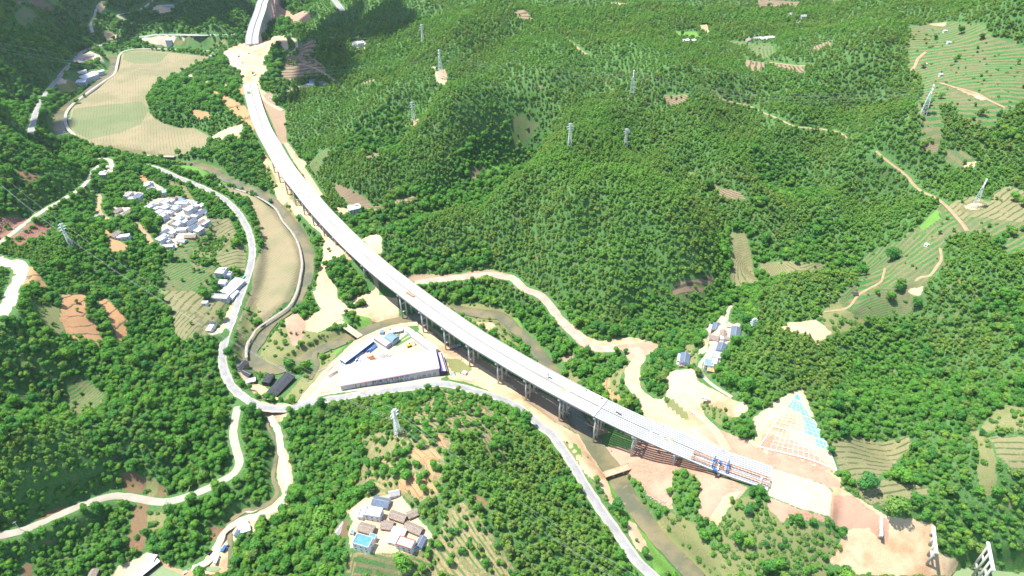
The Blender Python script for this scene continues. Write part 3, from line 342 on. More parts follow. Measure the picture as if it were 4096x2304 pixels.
# ------------------------------------------------------------------ materials
def M(name,build):
    m=bpy.data.materials.new(name); m.use_nodes=True; t=m.node_tree; t.nodes.clear(); build(NT(t)); return m
class NT:
    def __init__(s,t): s.t=t; s.n=t.nodes; s.l=t.links; s.out=s.n.new('ShaderNodeOutputMaterial')
    def put(s,sock,v):
        if isinstance(v,bpy.types.NodeSocket): s.l.new(v,sock)
        elif v is not None:
            if isinstance(v,(tuple,list)) and len(v)==3 and sock.type=='RGBA': v=(*v,1)
            sock.default_value=v
    def math(s,op,a,b=None,c=None,clamp=False):
        n=s.n.new('ShaderNodeMath'); n.operation=op; n.use_clamp=clamp; s.put(n.inputs[0],a); s.put(n.inputs[1],b); s.put(n.inputs[2],c); return n.outputs[0]
    def step(s,v,lo,hi):
        n=s.n.new('ShaderNodeMapRange'); n.interpolation_type='SMOOTHSTEP'; s.put(n.inputs[0],v); n.inputs[1].default_value=lo; n.inputs[2].default_value=hi; return n.outputs[0]
    def mix(s,f,a,b,mode='MIX'):
        n=s.n.new('ShaderNodeMix'); n.data_type='RGBA'; n.blend_type=mode; s.put(n.inputs[0],f); s.put(n.inputs[6],a); s.put(n.inputs[7],b); return n.outputs[2]
    def noise(s,sc,det=3,vec=None,rough=.6):
        n=s.n.new('ShaderNodeTexNoise'); n.inputs['Scale'].default_value=sc; n.inputs['Detail'].default_value=det; n.inputs['Roughness'].default_value=rough; s.put(n.inputs['Vector'],vec if vec is not None else s.pos()); return n.outputs[0]
    def pos(s):
        if not hasattr(s,'_p'): s._p=s.n.new('ShaderNodeNewGeometry').outputs['Position']
        return s._p
    def obj(s):
        if not hasattr(s,'_o'): s._o=s.n.new('ShaderNodeTexCoord').outputs['Object']
        return s._o
    def attr(s,a):
        n=s.n.new('ShaderNodeAttribute'); n.attribute_name=a; return n.outputs['Fac']
    def bsdf(s,col,rough=.8,spec=.3,metal=0,normal=None):
        n=s.n.new('ShaderNodeBsdfPrincipled'); s.put(n.inputs['Base Color'],col); n.inputs['Roughness'].default_value=rough; n.inputs['Specular IOR Level'].default_value=spec; n.inputs['Metallic'].default_value=metal
        if normal is not None: s.l.new(normal,n.inputs['Normal'])
        s.l.new(n.outputs[0],s.out.inputs[0]); return n
    def bump(s,h,st,d=1.0):
        n=s.n.new('ShaderNodeBump'); n.inputs['Strength'].default_value=st; n.inputs['Distance'].default_value=d; s.l.new(h,n.inputs['Height']); return n.outputs[0]
def flat(name,a,b=None,sc=.6,rough=.75,spec=.3,metal=0,worn=None):
    """paint / concrete / tile with mottling and weathering"""
    def f(t):
        b2=b or tuple(c*.82 for c in a)
        c=t.mix(t.step(t.noise(sc,4),.35,.65),a,b2)
        if worn: c=t.mix(t.step(t.noise(sc*3.1,5),.62,.72),c,worn)
        t.bsdf(c,rough,spec,metal)
    return M(name,f)
MT={}
MT['asphalt']=flat('asphalt',(.30,.30,.30),(.24,.24,.245),.12,worn=(.38,.36,.33))
MT['palegravel']=flat('pale_gravel',(.44,.405,.34),(.36,.32,.25),.15,worn=(.32,.26,.18))
MT['concrete']=flat('concrete',(.40,.365,.295),(.34,.305,.24),.1)
MT['pinkroad']=flat('pink_earth_road',(.48,.34,.275),(.42,.27,.21),.12)
MT['sandroad']=flat('sand_road',(.48,.375,.26),(.40,.30,.20),.15)
MT['trail']=flat('trodden_earth',(.40,.28,.17),(.33,.22,.13),.2)
MT['deck']=flat('deck_concrete',(.46,.44,.40),(.40,.38,.345),.035,worn=(.35,.315,.265))
MT['beam']=flat('girder_concrete',(.42,.43,.44),(.36,.37,.38),.2)
MT['pier']=flat('pier_concrete',(.54,.54,.51),(.45,.45,.43),.25)
MT['white']=flat('white_paint',(.70,.70,.71),(.60,.61,.62),.3,worn=(.48,.46,.44))
MT['wallblue']=flat('pale_render',(.50,.535,.59),(.42,.46,.51),.3)
MT['grey']=flat('grey_roof',(.36,.36,.35),(.27,.27,.26),.5)
MT['slate']=flat('slate_tile',(.13,.17,.23),(.09,.12,.17),.8)
MT['bluetile']=flat('blue_steel_roof',(.18,.28,.42),(.14,.23,.36),.8)
MT['thatch']=flat('old_brown_tile',(.30,.24,.19),(.19,.15,.12),.9)
MT['blue']=flat('blue_waterproofing',(.07,.23,.47),(.10,.27,.44),.4,worn=(.28,.22,.28))
MT['panel']=flat('sign_blue',(.02,.20,.38),(.015,.16,.32),.4)
MT['pinkroof']=flat('faded_pink_sheet',(.60,.44,.465),(.56,.43,.455),.08)
MT['roofwhite']=flat('sheet_white',(.64,.62,.63),(.58,.57,.58),.06)
MT['cladding']=flat('grey_cladding',(.50,.54,.56),(.44,.48,.50),.1)
MT['dark']=flat('black_netting',(.035,.04,.05),(.06,.065,.07),.6,rough=.95)
MT['violet']=flat('violet_sheet',(.16,.13,.32),(.12,.10,.26),.3)
MT['lilac']=flat('lilac_sheet',(.50,.46,.66),(.45,.42,.60),.3)
MT['glass']=flat('window_glass',(.03,.05,.07),(.05,.07,.09),1,rough=.2,spec=.6)
MT['teal']=flat('teal_net',(.10,.42,.27),(.16,.47,.33),.25)
MT['steel']=flat('galvanised_steel',(.78,.80,.81),(.72,.74,.75),.5,rough=.6)
MT['wire']=flat('wire_metal',(.70,.72,.70),None,1)
MT['orange']=flat('orange_paint',(.66,.33,.16),(.56,.28,.13),.6)
MT['bluep']=flat('blue_paint',(.03,.14,.45),(.03,.11,.36),.6)
MT['red']=flat('red_paint',(.50,.07,.04),(.42,.06,.04),.6)
MT['yellow']=flat('yellow_paint',(.70,.50,.06),(.6,.42,.05),.6)
MT['black']=flat('rubber',(.02,.02,.02),(.03,.03,.03),1)
MT['rust']=flat('rusty_steel',(.30,.14,.05),(.22,.10,.04),.6)
MT['rock']=flat('rubble',(.40,.36,.32),(.26,.23,.20),.7)
MT['wood']=flat('timber',(.36,.26,.17),(.28,.20,.13),.8)
MT['bark']=flat('bark',(.12,.085,.06),(.08,.06,.045),1.5)
MT['lamp']=flat('lamp_white',(.75,.75,.75),None,1)
def water(t):
    c=t.mix(t.step(t.noise(.035,4),.38,.62),(.20,.17,.09),(.115,.12,.07)); c=t.mix(t.step(t.noise(.22,6),.6,.74),c,(.25,.21,.12))
    t.bsdf(c,.22,.5,0,t.bump(t.noise(.8,3),.25,.3))
MT['water']=M('river_water',water)
def pond(t): t.bsdf(t.mix(t.noise(.1),(.17,.24,.12),(.22,.29,.15)),.2,.4,0,t.bump(t.noise(1.2,3),.15,.3))
MT['pond']=M('pond_water',pond)
def foliage(cols,patch):
    def f(t):
        oi=t.n.new('ShaderNodeObjectInfo'); rp=t.n.new('ShaderNodeValToRGB'); t.l.new(oi.outputs['Random'],rp.inputs[0]); rp.color_ramp.interpolation='LINEAR'
        el=rp.color_ramp.elements
        for i,c in enumerate(cols):
            e=el[i] if i<2 else el.new(1)
            e.position=i/(len(cols)-1); e.color=(*c,1)
        for i,c in enumerate(cols): el[i].position=i/(len(cols)-1)
        c=t.mix(t.step(t.noise(.011,4),.40,.62),rp.outputs[0],t.mix(.65,rp.outputs[0],patch))
        c=t.mix(t.step(t.noise(.55,4),.3,.7),t.mix(1,c,(.75,.78,.75),'MULTIPLY'),t.mix(1,c,(1.3,1.22,1.1),'MULTIPLY'))
        d=t.n.new('ShaderNodeBsdfDiffuse'); t.put(d.inputs[0],c); tr=t.n.new('ShaderNodeBsdfTranslucent'); t.put(tr.inputs[0],t.mix(1,c,(1.1,1.25,.6),'MULTIPLY'))
        mx=t.n.new('ShaderNodeMixShader'); mx.inputs[0].default_value=.3; t.l.new(d.outputs[0],mx.inputs[1]); t.l.new(tr.outputs[0],mx.inputs[2]); t.l.new(mx.outputs[0],t.out.inputs[0])
    return f
MT['leaf']=M('broadleaf_foliage',foliage([(0.059,0.199,0.055),(0.101,0.279,0.062),(0.147,0.347,0.062),(0.059,0.219,0.073),(0.220,0.389,0.065),(0.183,0.287,0.095)],(0.128,0.339,0.059)))
MT['needle']=M('pine_foliage',foliage([(0.140,0.271,0.066),(0.196,0.341,0.074),(0.116,0.257,0.070),(0.261,0.380,0.084),(0.177,0.313,0.062),(0.224,0.285,0.093)],(0.159,0.371,0.070)))
MT['bush']=M('shrub_foliage',foliage([(0.090,0.240,0.067),(0.147,0.332,0.075),(0.213,0.316,0.116),(0.098,0.274,0.075)],(0.147,0.316,0.075)))
# ------------------------------------------------------------------ mesh builder
class MB:
    def __init__(s): s.v=[]; s.f=[]
    def poly(s,pts):
        n=len(s.v); s.v+= [tuple(p) for p in pts]; s.f.append(tuple(range(n,n+len(pts)))); return s
    def box(s,cx,cy,cz,w,d,h,rz=0.0):
        """centre of the base"""
        c,k=math.cos(rz),math.sin(rz); n=len(s.v)
        for z in (cz,cz+h):
            for x,y in ((-w/2,-d/2),(w/2,-d/2),(w/2,d/2),(-w/2,d/2)): s.v.append((cx+x*c-y*k,cy+x*k+y*c,z))
        s.f+=[tuple(n+i for i in q) for q in ((3,2,1,0),(4,5,6,7),(0,1,5,4),(1,2,6,5),(2,3,7,6),(3,0,4,7))]; return s
    def bar(s,a,b,t,t2=None,sides=4):
        a=Vector(a); b=Vector(b); u=(b-a).normalized(); r=Vector((0,0,1)) if abs(u.z)<.95 else Vector((1,0,0)); p=u.cross(r).normalized(); q=u.cross(p); t2=t if t2 is None else t2; n=len(s.v)
        for c,rr in ((a,t/2),(b,t2/2)):
            for i in range(sides):
                g=2*math.pi*(i+.5)/sides; s.v.append(tuple(c+(p*math.cos(g)+q*math.sin(g))*rr*(1.41 if sides==4 else 1)))
        for i in range(sides): j=(i+1)%sides; s.f.append((n+i,n+j,n+sides+j,n+sides+i))
        s.f+=[tuple(n+i for i in reversed(range(sides))),tuple(n+sides+i for i in range(sides))]; return s
    def prism(s,sec,x0,x1,ax='y'):
        """section in (u,z) pushed along an axis"""
        n=len(s.v); m=len(sec)
        for c in (x0,x1): s.v+=[(u,c,z) if ax=='y' else (c,u,z) for u,z in sec]
        for i in range(m): j=(i+1)%m; s.f.append((n+i,n+j,n+m+j,n+m+i))
        s.f+=[tuple(n+i for i in reversed(range(m))),tuple(n+m+i for i in range(m))]; return s
    def build(s,name,mat,parent=None,smooth=False):
        me=bpy.data.meshes.new(name); me.from_pydata(s.v,[],s.f); me.materials.append(MT[mat] if isinstance(mat,str) else mat)
        if smooth: me.polygons.foreach_set('use_smooth',[True]*len(me.polygons))
        o=bpy.data.objects.new(name,me); C.objects.link(o)
        if parent is not None: o.parent=parent
        return o
def tag(o,label=None,cat=None,group=None,kind=None):
    if label: o['label']=label
    if cat: o['category']=cat
    if group: o['group']=group
    if kind: o['kind']=kind
    return o
def empty(name,loc,rz=0,label=None,cat=None,group=None):
    o=bpy.data.objects.new(name,None); C.objects.link(o); o.location=tuple(map(float,loc)); o.rotation_euler.z=rz; o.empty_display_size=.5; return tag(o,label,cat,group)
def copy_tree(o,parent=None):
    c=o.copy(); C.objects.link(c); c.parent=parent
    for ch in o.children: copy_tree(ch,c)
    return c
# ------------------------------------------------------------------ terrain sheet
def axis(a,b,inner0,inner1,s,gr,mx):
    l=list(np.arange(inner0,inner1,s)); st=s; v=l[-1]
    while v<b: st=min(st*gr,mx); v+=st; l.append(v)
    st=s; v=l[0]; pre=[]
    while v>a: st=min(st*gr,mx); v-=st; pre.append(v)
    return np.array(pre[::-1]+l)
ax=axis(-2190,2190,-760,760,3.0,1.03,16); ay=axis(70,3840,190,960,2.8,1.012,20)
AX,AY=np.meshgrid(ax,ay); vx=AX.ravel(); vy=AY.ravel(); vz=hz(vx,vy)
sd,row=landuse(vx,vy)
vz=vz+np.where(sd['forest']>-99,vnoise(vx,vy,7,8)*.8,0)*np.clip((vz-14)/20,0,1)
me=bpy.data.meshes.new('ground'); nv=len(vx); nx_,ny_=len(ax),len(ay)
me.vertices.add(nv); me.vertices.foreach_set('co',np.c_[vx,vy,vz].ravel())
i,j=np.meshgrid(np.arange(nx_-1),np.arange(ny_-1)); q=(j*nx_+i).ravel(); F=np.c_[q,q+1,q+1+nx_,q+nx_]
me.loops.add(F.size); me.loops.foreach_set('vertex_index',F.ravel()); me.polygons.add(len(F)); me.polygons.foreach_set('loop_start',np.arange(len(F))*4); me.polygons.foreach_set('loop_total',np.full(len(F),4)); me.polygons.foreach_set('use_smooth',np.ones(len(F),bool)); me.update()
for k in KINDS: me.attributes.new('g_'+k,'FLOAT','POINT').data.foreach_set('value',sd[k].astype(np.float32))
me.attributes.new('rowu','FLOAT','POINT').data.foreach_set('value',row.astype(np.float32))
def groundmat(t):
    edge=t.math('MULTIPLY',t.math('SUBTRACT',t.noise(.22,4),.5),5.0)
    nb=t.noise(.035,5); ns=t.noise(.7,5); lo=t.step(nb,.38,.62); hi=t.step(ns,.35,.65)
    ru=t.math('FRACT',t.math('ADD',t.attr('rowu'),t.math('MULTIPLY',t.noise(.05,3),.9)))
    rowd=lambda d:t.math('SUBTRACT',1,t.step(ru,d-.07,d+.07))
    def two(a,b,k=None): return t.mix(hi,t.mix(lo,a,b),t.mix(.35,t.mix(lo,b,a),k or (.2,.2,.1)))
    vor=t.n.new('ShaderNodeTexVoronoi'); vor.inputs['Scale'].default_value=.33; t.l.new(t.pos(),vor.inputs['Vector'])
    cols={'brush':two((.15,.20,.065),(.22,.19,.10),(.12,.2,.06)),'dry':two((.26,.235,.115),(.135,.18,.055)),'grass':two((.13,.30,.05),(.09,.20,.04),(.2,.3,.08)),
     'tea':t.mix(t.math('MULTIPLY',rowd(.58),t.step(t.noise(.1,4),.32,.42)),t.mix(hi,(.235,.175,.10),(.12,.155,.06)),t.mix(t.step(t.noise(.02,4),.45,.62),t.mix(hi,(.035,.12,.035),(.075,.20,.05)),t.mix(hi,(.09,.14,.06),(.14,.18,.08)))),
     'orchard':t.mix(t.math('MULTIPLY',rowd(.42),t.step(t.noise(.15,4),.36,.5)),t.mix(hi,(.36,.26,.15),(.22,.20,.09)),t.mix(lo,(.07,.17,.05),(.12,.17,.06))),
     'terr':t.mix(t.math('MULTIPLY',rowd(.26),t.step(t.noise(.12,4),.36,.5)),two((0.290,0.233,0.136),(0.150,0.185,0.075)),(0.088,0.114,0.048)),
     'brown':t.mix(rowd(.36),two((.32,.21,.15),(.24,.18,.12)),t.mix(lo,(.09,.11,.05),(.12,.09,.06))),
     'paddy':t.mix(t.math('MULTIPLY',t.math('MULTIPLY',rowd(.16),.6),t.step(t.noise(.05,4),.4,.6)),t.mix(hi,t.mix(t.step(t.noise(.012,4),.42,.6),(0.310,0.259,0.154),(0.202,0.200,0.106)),t.mix(lo,(0.267,0.225,0.136),(0.232,0.217,0.123))),(0.112,0.111,0.057)),
     'paddygreen':t.mix(t.math('MULTIPLY',t.math('MULTIPLY',rowd(.16),.6),t.step(t.noise(.05,4),.4,.6)),t.mix(hi,t.mix(t.step(t.noise(.012,4),.42,.6),(0.205,0.217,0.112),(0.145,0.186,0.084)),t.mix(lo,(0.185,0.201,0.105),(0.158,0.190,0.091))),(0.079,0.106,0.045)),
     'karst':t.mix(t.step(vor.outputs['Distance'],.75,1.0),t.mix(t.step(ns,.5,.58),(.33,.14,.085),(.13,.12,.12)),(.26,.22,.20)),
     'redearth':two((.27,.15,.09),(.15,.11,.06),(.14,.14,.07)),
     'orange':t.mix(rowd(.12),two((.52,.29,.14),(.43,.23,.12),(.38,.24,.13)),(.13,.12,.07)),
     'earth':two((.38,.27,.19),(.28,.19,.13)),'sand':t.mix(t.step(t.noise(.022,5),.5,.64),t.mix(hi,t.mix(lo,(.59,.455,.29),(.46,.335,.20)),(.53,.405,.26)),t.mix(hi,(.46,.29,.165),(.36,.225,.135))),
     'pink':t.mix(hi,t.mix(lo,(.49,.305,.215),(.34,.18,.125)),(.44,.27,.19)),'yard':t.mix(hi,t.mix(lo,(.47,.415,.33),(.37,.31,.235)),(.43,.375,.30)),
     'forest':None}
    base=t.mix(t.step(t.noise(.12,5),.56,.72),t.mix(hi,(.06,.15,.045),(.10,.20,.06)),t.mix(lo,(.17,.17,.08),(.24,.15,.09)))
    c=base
    for k in KINDS:
        f=t.step(t.math('ADD',t.attr('g_'+k),edge),-.5,.5); c=t.mix(f,c,cols[k] if cols[k] is not None else base)
    t.bsdf(c,.95,.1,0,t.bump(t.math('ADD',ns,t.math('MULTIPLY',ru,.6)),.45,.6))
me.materials.append(M('ground_surface',groundmat))
go=bpy.data.objects.new('ground',me); C.objects.link(go); tag(go,kind='structure')
# ------------------------------------------------------------------ roads, water
def ribbon(W,wd,dz,cross=5,jit=0.0,wv=None):
    t=np.gradient(W[:,:2],axis=0); t/=np.linalg.norm(t,axis=1)[:,None]+1e-9; n=np.c_[-t[:,1],t[:,0]]
    for _ in range(2): n[1:-1]=(n[:-2]+n[1:-1]+n[2:])/3
    wv=np.full(len(W),wd/2.) if wv is None else wv
    mb=MB(); us=np.linspace(-1,1,cross); jl=rng.normal(0,jit,len(W)); jr=rng.normal(0,jit,len(W))
    for i in range(len(W)):
        for u in us:
            o=u*wv[i]+(jl[i] if u==-1 else jr[i] if u==1 else 0); mb.v.append((W[i,0]+n[i,0]*o,W[i,1]+n[i,1]*o,W[i,2]+dz-(0.35 if abs(u)==1 else 0)))
    for i in range(len(W)-1):
        for k in range(cross-1): a=i*cross+k; mb.f.append((a,a+1,a+cross+1,a+cross))
    return mb
for k,(nm,W,wd,mt) in enumerate(RW):
    o=ribbon(W,wd,.12+.004*k,5,.35 if 'gravel' in mt or 'road' in mt else .1).build(nm,mt,smooth=True); tag(o,kind='structure')
    if mt=='asphalt':
        for s_ in (-1,1):
            t=np.gradient(W[:,:2],axis=0); t/=np.linalg.norm(t,axis=1)[:,None]+1e-9
            Wq=W.copy(); Wq[:,0]+=-t[:,1]*s_*(wd/2+.3); Wq[:,1]+=t[:,0]*s_*(wd/2+.3)
            tag(ribbon(Wq,1.7,.17+.004*k,3,.3).build('road_shoulder','palegravel',smooth=True),kind='structure')
for nm,W,wd in VW:
    wv=(wd/2+.1)*(1+.25*np.interp(np.arange(len(W)),np.arange(0,len(W)+12,12),rng.uniform(-1,1,len(np.arange(0,len(W)+12,12)))))
    tag(ribbon(W,wd,0,7,.3,wv).build(nm,'water',smooth=True),kind='structure')
for k,(P,z) in enumerate(POND):
    Q=gp(P,z); Q=resamp(np.r_[Q,Q[:1]],3); tag(MB().poly([(a,b,z) for a,b,c in Q[:-1]]).build('pond','pond'),kind='structure')
# ------------------------------------------------------------------ viaduct alignment
LE=np.array([[-511,1285.2],[-483.2,1210.9],[-456.1,1142.9],[-423.3,1068.4],[-393,1009],[-362.5,949.5],[-335.8,903],[-309.8,861.8],[-286.1,823.6],[-262.5,787.7],[-240,755.5],[-216,721.8],[-189.5,687],[-161.4,652.5],[-133.6,621.1],[-106,590.5],[-78.3,561.5],[-50.1,532.9],[-19.5,505.4],[10.4,479.3],[41.8,453.6],[73.6,429.2],[106.2,406],[140.2,383.9],[173.7,363.4],[210.5,344.6]])
LEs=resamp(np.c_[LE,np.zeros(len(LE))],2.0)[:,:2]; LS_=np.r_[0,np.cumsum(np.linalg.norm(np.diff(LEs,axis=0),axis=1))]
def onl(s,off):
    """point on the viaduct: distance along, offset to the right of the left edge"""
    x=np.interp(s,LS_,LEs[:,0]); y=np.interp(s,LS_,LEs[:,1]); x2=np.interp(s+3,LS_,LEs[:,0]); y2=np.interp(s+3,LS_,LEs[:,1]); x1=np.interp(s-3,LS_,LEs[:,0]); y1=np.interp(s-3,LS_,LEs[:,1])
    t=np.array([x2-x1,y2-y1]); t/=np.linalg.norm(t); return np.array([x-t[1]*off,y+t[0]*off]),math.atan2(t[1],t[0])
SEND=LS_[-1]; DZ=43.0
CLEAR.append((np.c_[np.array([onl(s,13.5)[0] for s in np.arange(0,SEND,8)]),np.zeros(len(np.arange(0,SEND,8)))],16.5))
# ------------------------------------------------------------------ trees
def ico(sub):
    b=bmesh.new(); bmesh.ops.create_icosphere(b,subdivisions=sub,radius=1); v=np.array([q.co[:] for q in b.verts]); f=[[q.index for q in p.verts] for p in b.faces]; b.free(); return v,f
IV,IF=ico(2); IV1,IF1=ico(1)
def crown(kind,seed):
    r=np.random.default_rng(seed); V=[];F=[]
    lobes=[]
    if kind=='leaf':
        nl=r.integers(6,9); hh=r.uniform(.9,1.15)
        for i in range(nl):
            a=r.uniform(0,6.28); q=r.uniform(.1,.62)*3.6; lobes.append((np.array([math.cos(a)*q,math.sin(a)*q,r.uniform(3.4,7.2)*hh-q*.25]),np.array([r.uniform(1.3,2.2),r.uniform(1.3,2.2),r.uniform(1.1,1.8)])))
        lobes.append((np.array([0,0,6.2*hh]),np.array([2.2,2.2,2.2])))
    elif kind=='needle':
        hh=r.uniform(.9,1.2)
        for i in range(6):
            a=i*2.4+r.uniform(-.6,.6); q=r.uniform(.8,1.9); lobes.append((np.array([math.cos(a)*q,math.sin(a)*q,r.uniform(3.8,6.6)*hh]),np.array([r.uniform(1.1,1.7),r.uniform(1.1,1.7),r.uniform(.9,1.5)])))
        lobes.append((np.array([r.uniform(-.4,.4),r.uniform(-.4,.4),7.6*hh]),np.array([1.5,1.5,1.5])))
    else:
        for i in range(4):
            a=r.uniform(0,6.28); q=r.uniform(0,.9); lobes.append((np.array([math.cos(a)*q,math.sin(a)*q,r.uniform(.5,1.0)]),np.array([r.uniform(.7,1.1),r.uniform(.7,1.1),r.uniform(.6,.9)])))
    for c,s in lobes:
        vv=IV1*s*.78*r.uniform(.78,1.12,(len(IV1),1))+c; n=len(V); V+=vv.tolist(); F+=[[n+k for k in f] for f in IF1]
        m={'leaf':84,'needle':58,'bush':34}[kind]; sz={'leaf':.43,'needle':.39,'bush':.27}[kind]
        for k in range(m):
            d=r.normal(0,1,3); d[2]=d[2]*.8+.25; d/=np.linalg.norm(d); p=c+d*s*r.uniform(.82,1.14); nrm=d+np.array([0,0,.35])+r.normal(0,.38,3); nrm/=np.linalg.norm(nrm)
            u=np.cross(nrm,[.3,.2,1.0]); u/=np.linalg.norm(u)+1e-9; w_=np.cross(nrm,u); e=sz*r.uniform(.6,1.35); n=len(V); g=r.uniform(0,6.28); u,w_=u*math.cos(g)+w_*math.sin(g),w_*math.cos(g)-u*math.sin(g)
            V+=[(p-u*e).tolist(),(p-w_*e*.7+nrm*.12).tolist(),(p+u*e).tolist(),(p+w_*e*.7+nrm*.12).tolist()]; F.append([n,n+1,n+2,n+3])
    return V,F,lobes
def trunk(kind,lobes,seed):
    r=np.random.default_rng(seed); mb=MB(); h={'leaf':5.6,'needle':6.6,'bush':.7}[kind]; t={'leaf':.5,'needle':.36,'bush':.12}[kind]; top=(r.uniform(-.3,.3),r.uniform(-.3,.3),h)
    mb.bar((0,0,-.8),top,t,t*.45,6)
    for c,s in lobes[:5]:
        if c[2]>1.2: mb.bar((0,0,max(.8,c[2]*.5)),tuple(c),t*.42,t*.15,4)
    return mb
PROTO={}; HID={}
NPK={'leaf':6,'needle':6,'bush':4}
for kd in ('leaf','needle','bush'):
    coll=bpy.data.collections.new('proto_'+kd); HID[kd]=coll; PROTO[kd]=[]
    for i in range(NPK[kd]):
        V,F,lb=crown(kd,100+i*7+len(kd)); mc=bpy.data.meshes.new('crown'); mc.from_pydata(V,[],F); mc.materials.append(MT[kd]); tb=trunk(kd,lb,i)
        mt=bpy.data.meshes.new('trunk'); mt.from_pydata(tb.v,[],tb.f); mt.materials.append(MT['bark']); PROTO[kd].append((mc,mt))
        mj=bpy.data.meshes.new('tree'); n=len(V); mj.from_pydata(V+tb.v,[],F+[[n+k for k in f] for f in tb.f]); mj.materials.append(MT[kd]); mj.materials.append(MT['bark'])
        mj.polygons.foreach_set('material_index',[0]*len(F)+[1]*len(tb.f)); o=bpy.data.objects.new('p%02d_'%i+kd,mj); coll.objects.link(o)
def scatter_object(name,kd,P,rot,scl,idx,label,cat):
    me=bpy.data.meshes.new(name); me.vertices.add(len(P)); me.vertices.foreach_set('co',np.ascontiguousarray(P,dtype=np.float32).ravel())
    me.attributes.new('rz','FLOAT','POINT').data.foreach_set('value',rot.astype(np.float32)); me.attributes.new('sc','FLOAT_VECTOR','POINT').data.foreach_set('vector',np.ascontiguousarray(scl,dtype=np.float32).ravel()); me.attributes.new('pi','INT','POINT').data.foreach_set('value',idx.astype(np.int32))
    o=bpy.data.objects.new(name,me); C.objects.link(o); g=bpy.data.node_groups.new(name,'GeometryNodeTree')
    g.interface.new_socket(name='Geometry',in_out='INPUT',socket_type='NodeSocketGeometry'); g.interface.new_socket(name='Geometry',in_out='OUTPUT',socket_type='NodeSocketGeometry')
    gi=g.nodes.new('NodeGroupInput'); go_=g.nodes.new('NodeGroupOutput'); ip=g.nodes.new('GeometryNodeInstanceOnPoints'); ci=g.nodes.new('GeometryNodeCollectionInfo'); ci.inputs['Collection'].default_value=HID[kd]; ci.inputs['Separate Children'].default_value=True; ci.inputs['Reset Children'].default_value=True
    def na(nm,ty):
        n=g.nodes.new('GeometryNodeInputNamedAttribute'); n.data_type=ty; n.inputs[0].default_value=nm; return [s for s in n.outputs if s.enabled][0]
    cx_=g.nodes.new('ShaderNodeCombineXYZ'); g.links.new(na('rz','FLOAT'),cx_.inputs[2]); e2=g.nodes.new('FunctionNodeEulerToRotation'); g.links.new(cx_.outputs[0],e2.inputs[0])
    g.links.new(gi.outputs[0],ip.inputs['Points']); g.links.new(ci.outputs[0],ip.inputs['Instance']); ip.inputs['Pick Instance'].default_value=True; g.links.new(na('pi','INT'),ip.inputs['Instance Index']); g.links.new(e2.outputs[0],ip.inputs['Rotation']); g.links.new(na('sc','FLOAT_VECTOR'),ip.inputs['Scale']); g.links.new(ip.outputs[0],go_.inputs[0])
    md=o.modifiers.new('scatter','NODES'); md.node_group=g; return tag(o,label,cat,kind='stuff')
# candidate positions over everything the photograph can see, plus a margin
px=[];
for (y0,y1,s) in ((190,620,4.7),(620,1050,4.6),(1050,1500,5.4),(1500,2700,7.6)):
    xs=np.arange(-1900,1900,s); ys=np.arange(y0,y1,s); a,b=np.meshgrid(xs,ys); px.append(np.c_[a.ravel()+rng.uniform(-.42,.42,a.size)*s,b.ravel()+rng.uniform(-.42,.42,a.size)*s])
px=np.concatenate(px); z=hz(px[:,0],px[:,1]); Xp,Yp,dd=proj(np.c_[px,z]); m=(Xp>-330)&(Xp<4430)&(Yp>-260)&(Yp<2560); px=px[m]; z=z[m]; Xp=Xp[m]; Yp=Yp[m]; dd=dd[m]
tsd,_=landuse(px[:,0],px[:,1])
lvl=np.full(len(px),-1); near=np.full(len(px),-12.0)
for i,k in enumerate(KINDS[:-1]): lvl=np.where(tsd[k]>0,i,lvl); near=np.maximum(near,tsd[k])
ff=tsd['forest']>0; lvl=np.where(ff,-1,lvl); near=np.where(ff,-12,near)
dens={'orchard':.6,'brush':.85,'dry':.10,'grass':.02,'tea':.09,'terr':.03,'brown':.05,'karst':.10,'redearth':.10,'orange':.02,'sand':.004,'pink':.004}
pr=np.array([1.0]+[dens.get(k,0) for k in KINDS])[lvl+1]
pr=np.where((lvl==-1)&(near>-1.2),.25,pr)
thin=vnoise(px[:,0],px[:,1],28,21)+.5*vnoise(px[:,0],px[:,1],11,22); pr=np.where(lvl==-1,pr*np.where(thin>.5,.5,1.0),pr)
clr=np.ones(len(px),bool)
for W,hw in CLEAR:
    for Q in chunks(W[:,:3] if W.shape[1]>2 else W,30):
        lo=Q[:,:2].min(0)-hw-4; hi=Q[:,:2].max(0)+hw+4; k=np.nonzero((px[:,0]>lo[0])&(px[:,0]<hi[0])&(px[:,1]>lo[1])&(px[:,1]<hi[1]))[0]
        if len(k): d,_h=nearest(Q,px[k,0],px[k,1]); clr[k[d<hw+1.2]]=False
for P,zq in POND:
    clr&=~(sdist(gp(P,zq),px[:,0],px[:,1])>-3)
rr=rng.random(len(px)); keepm=clr&(rr<pr); 
def isol(*a): return a
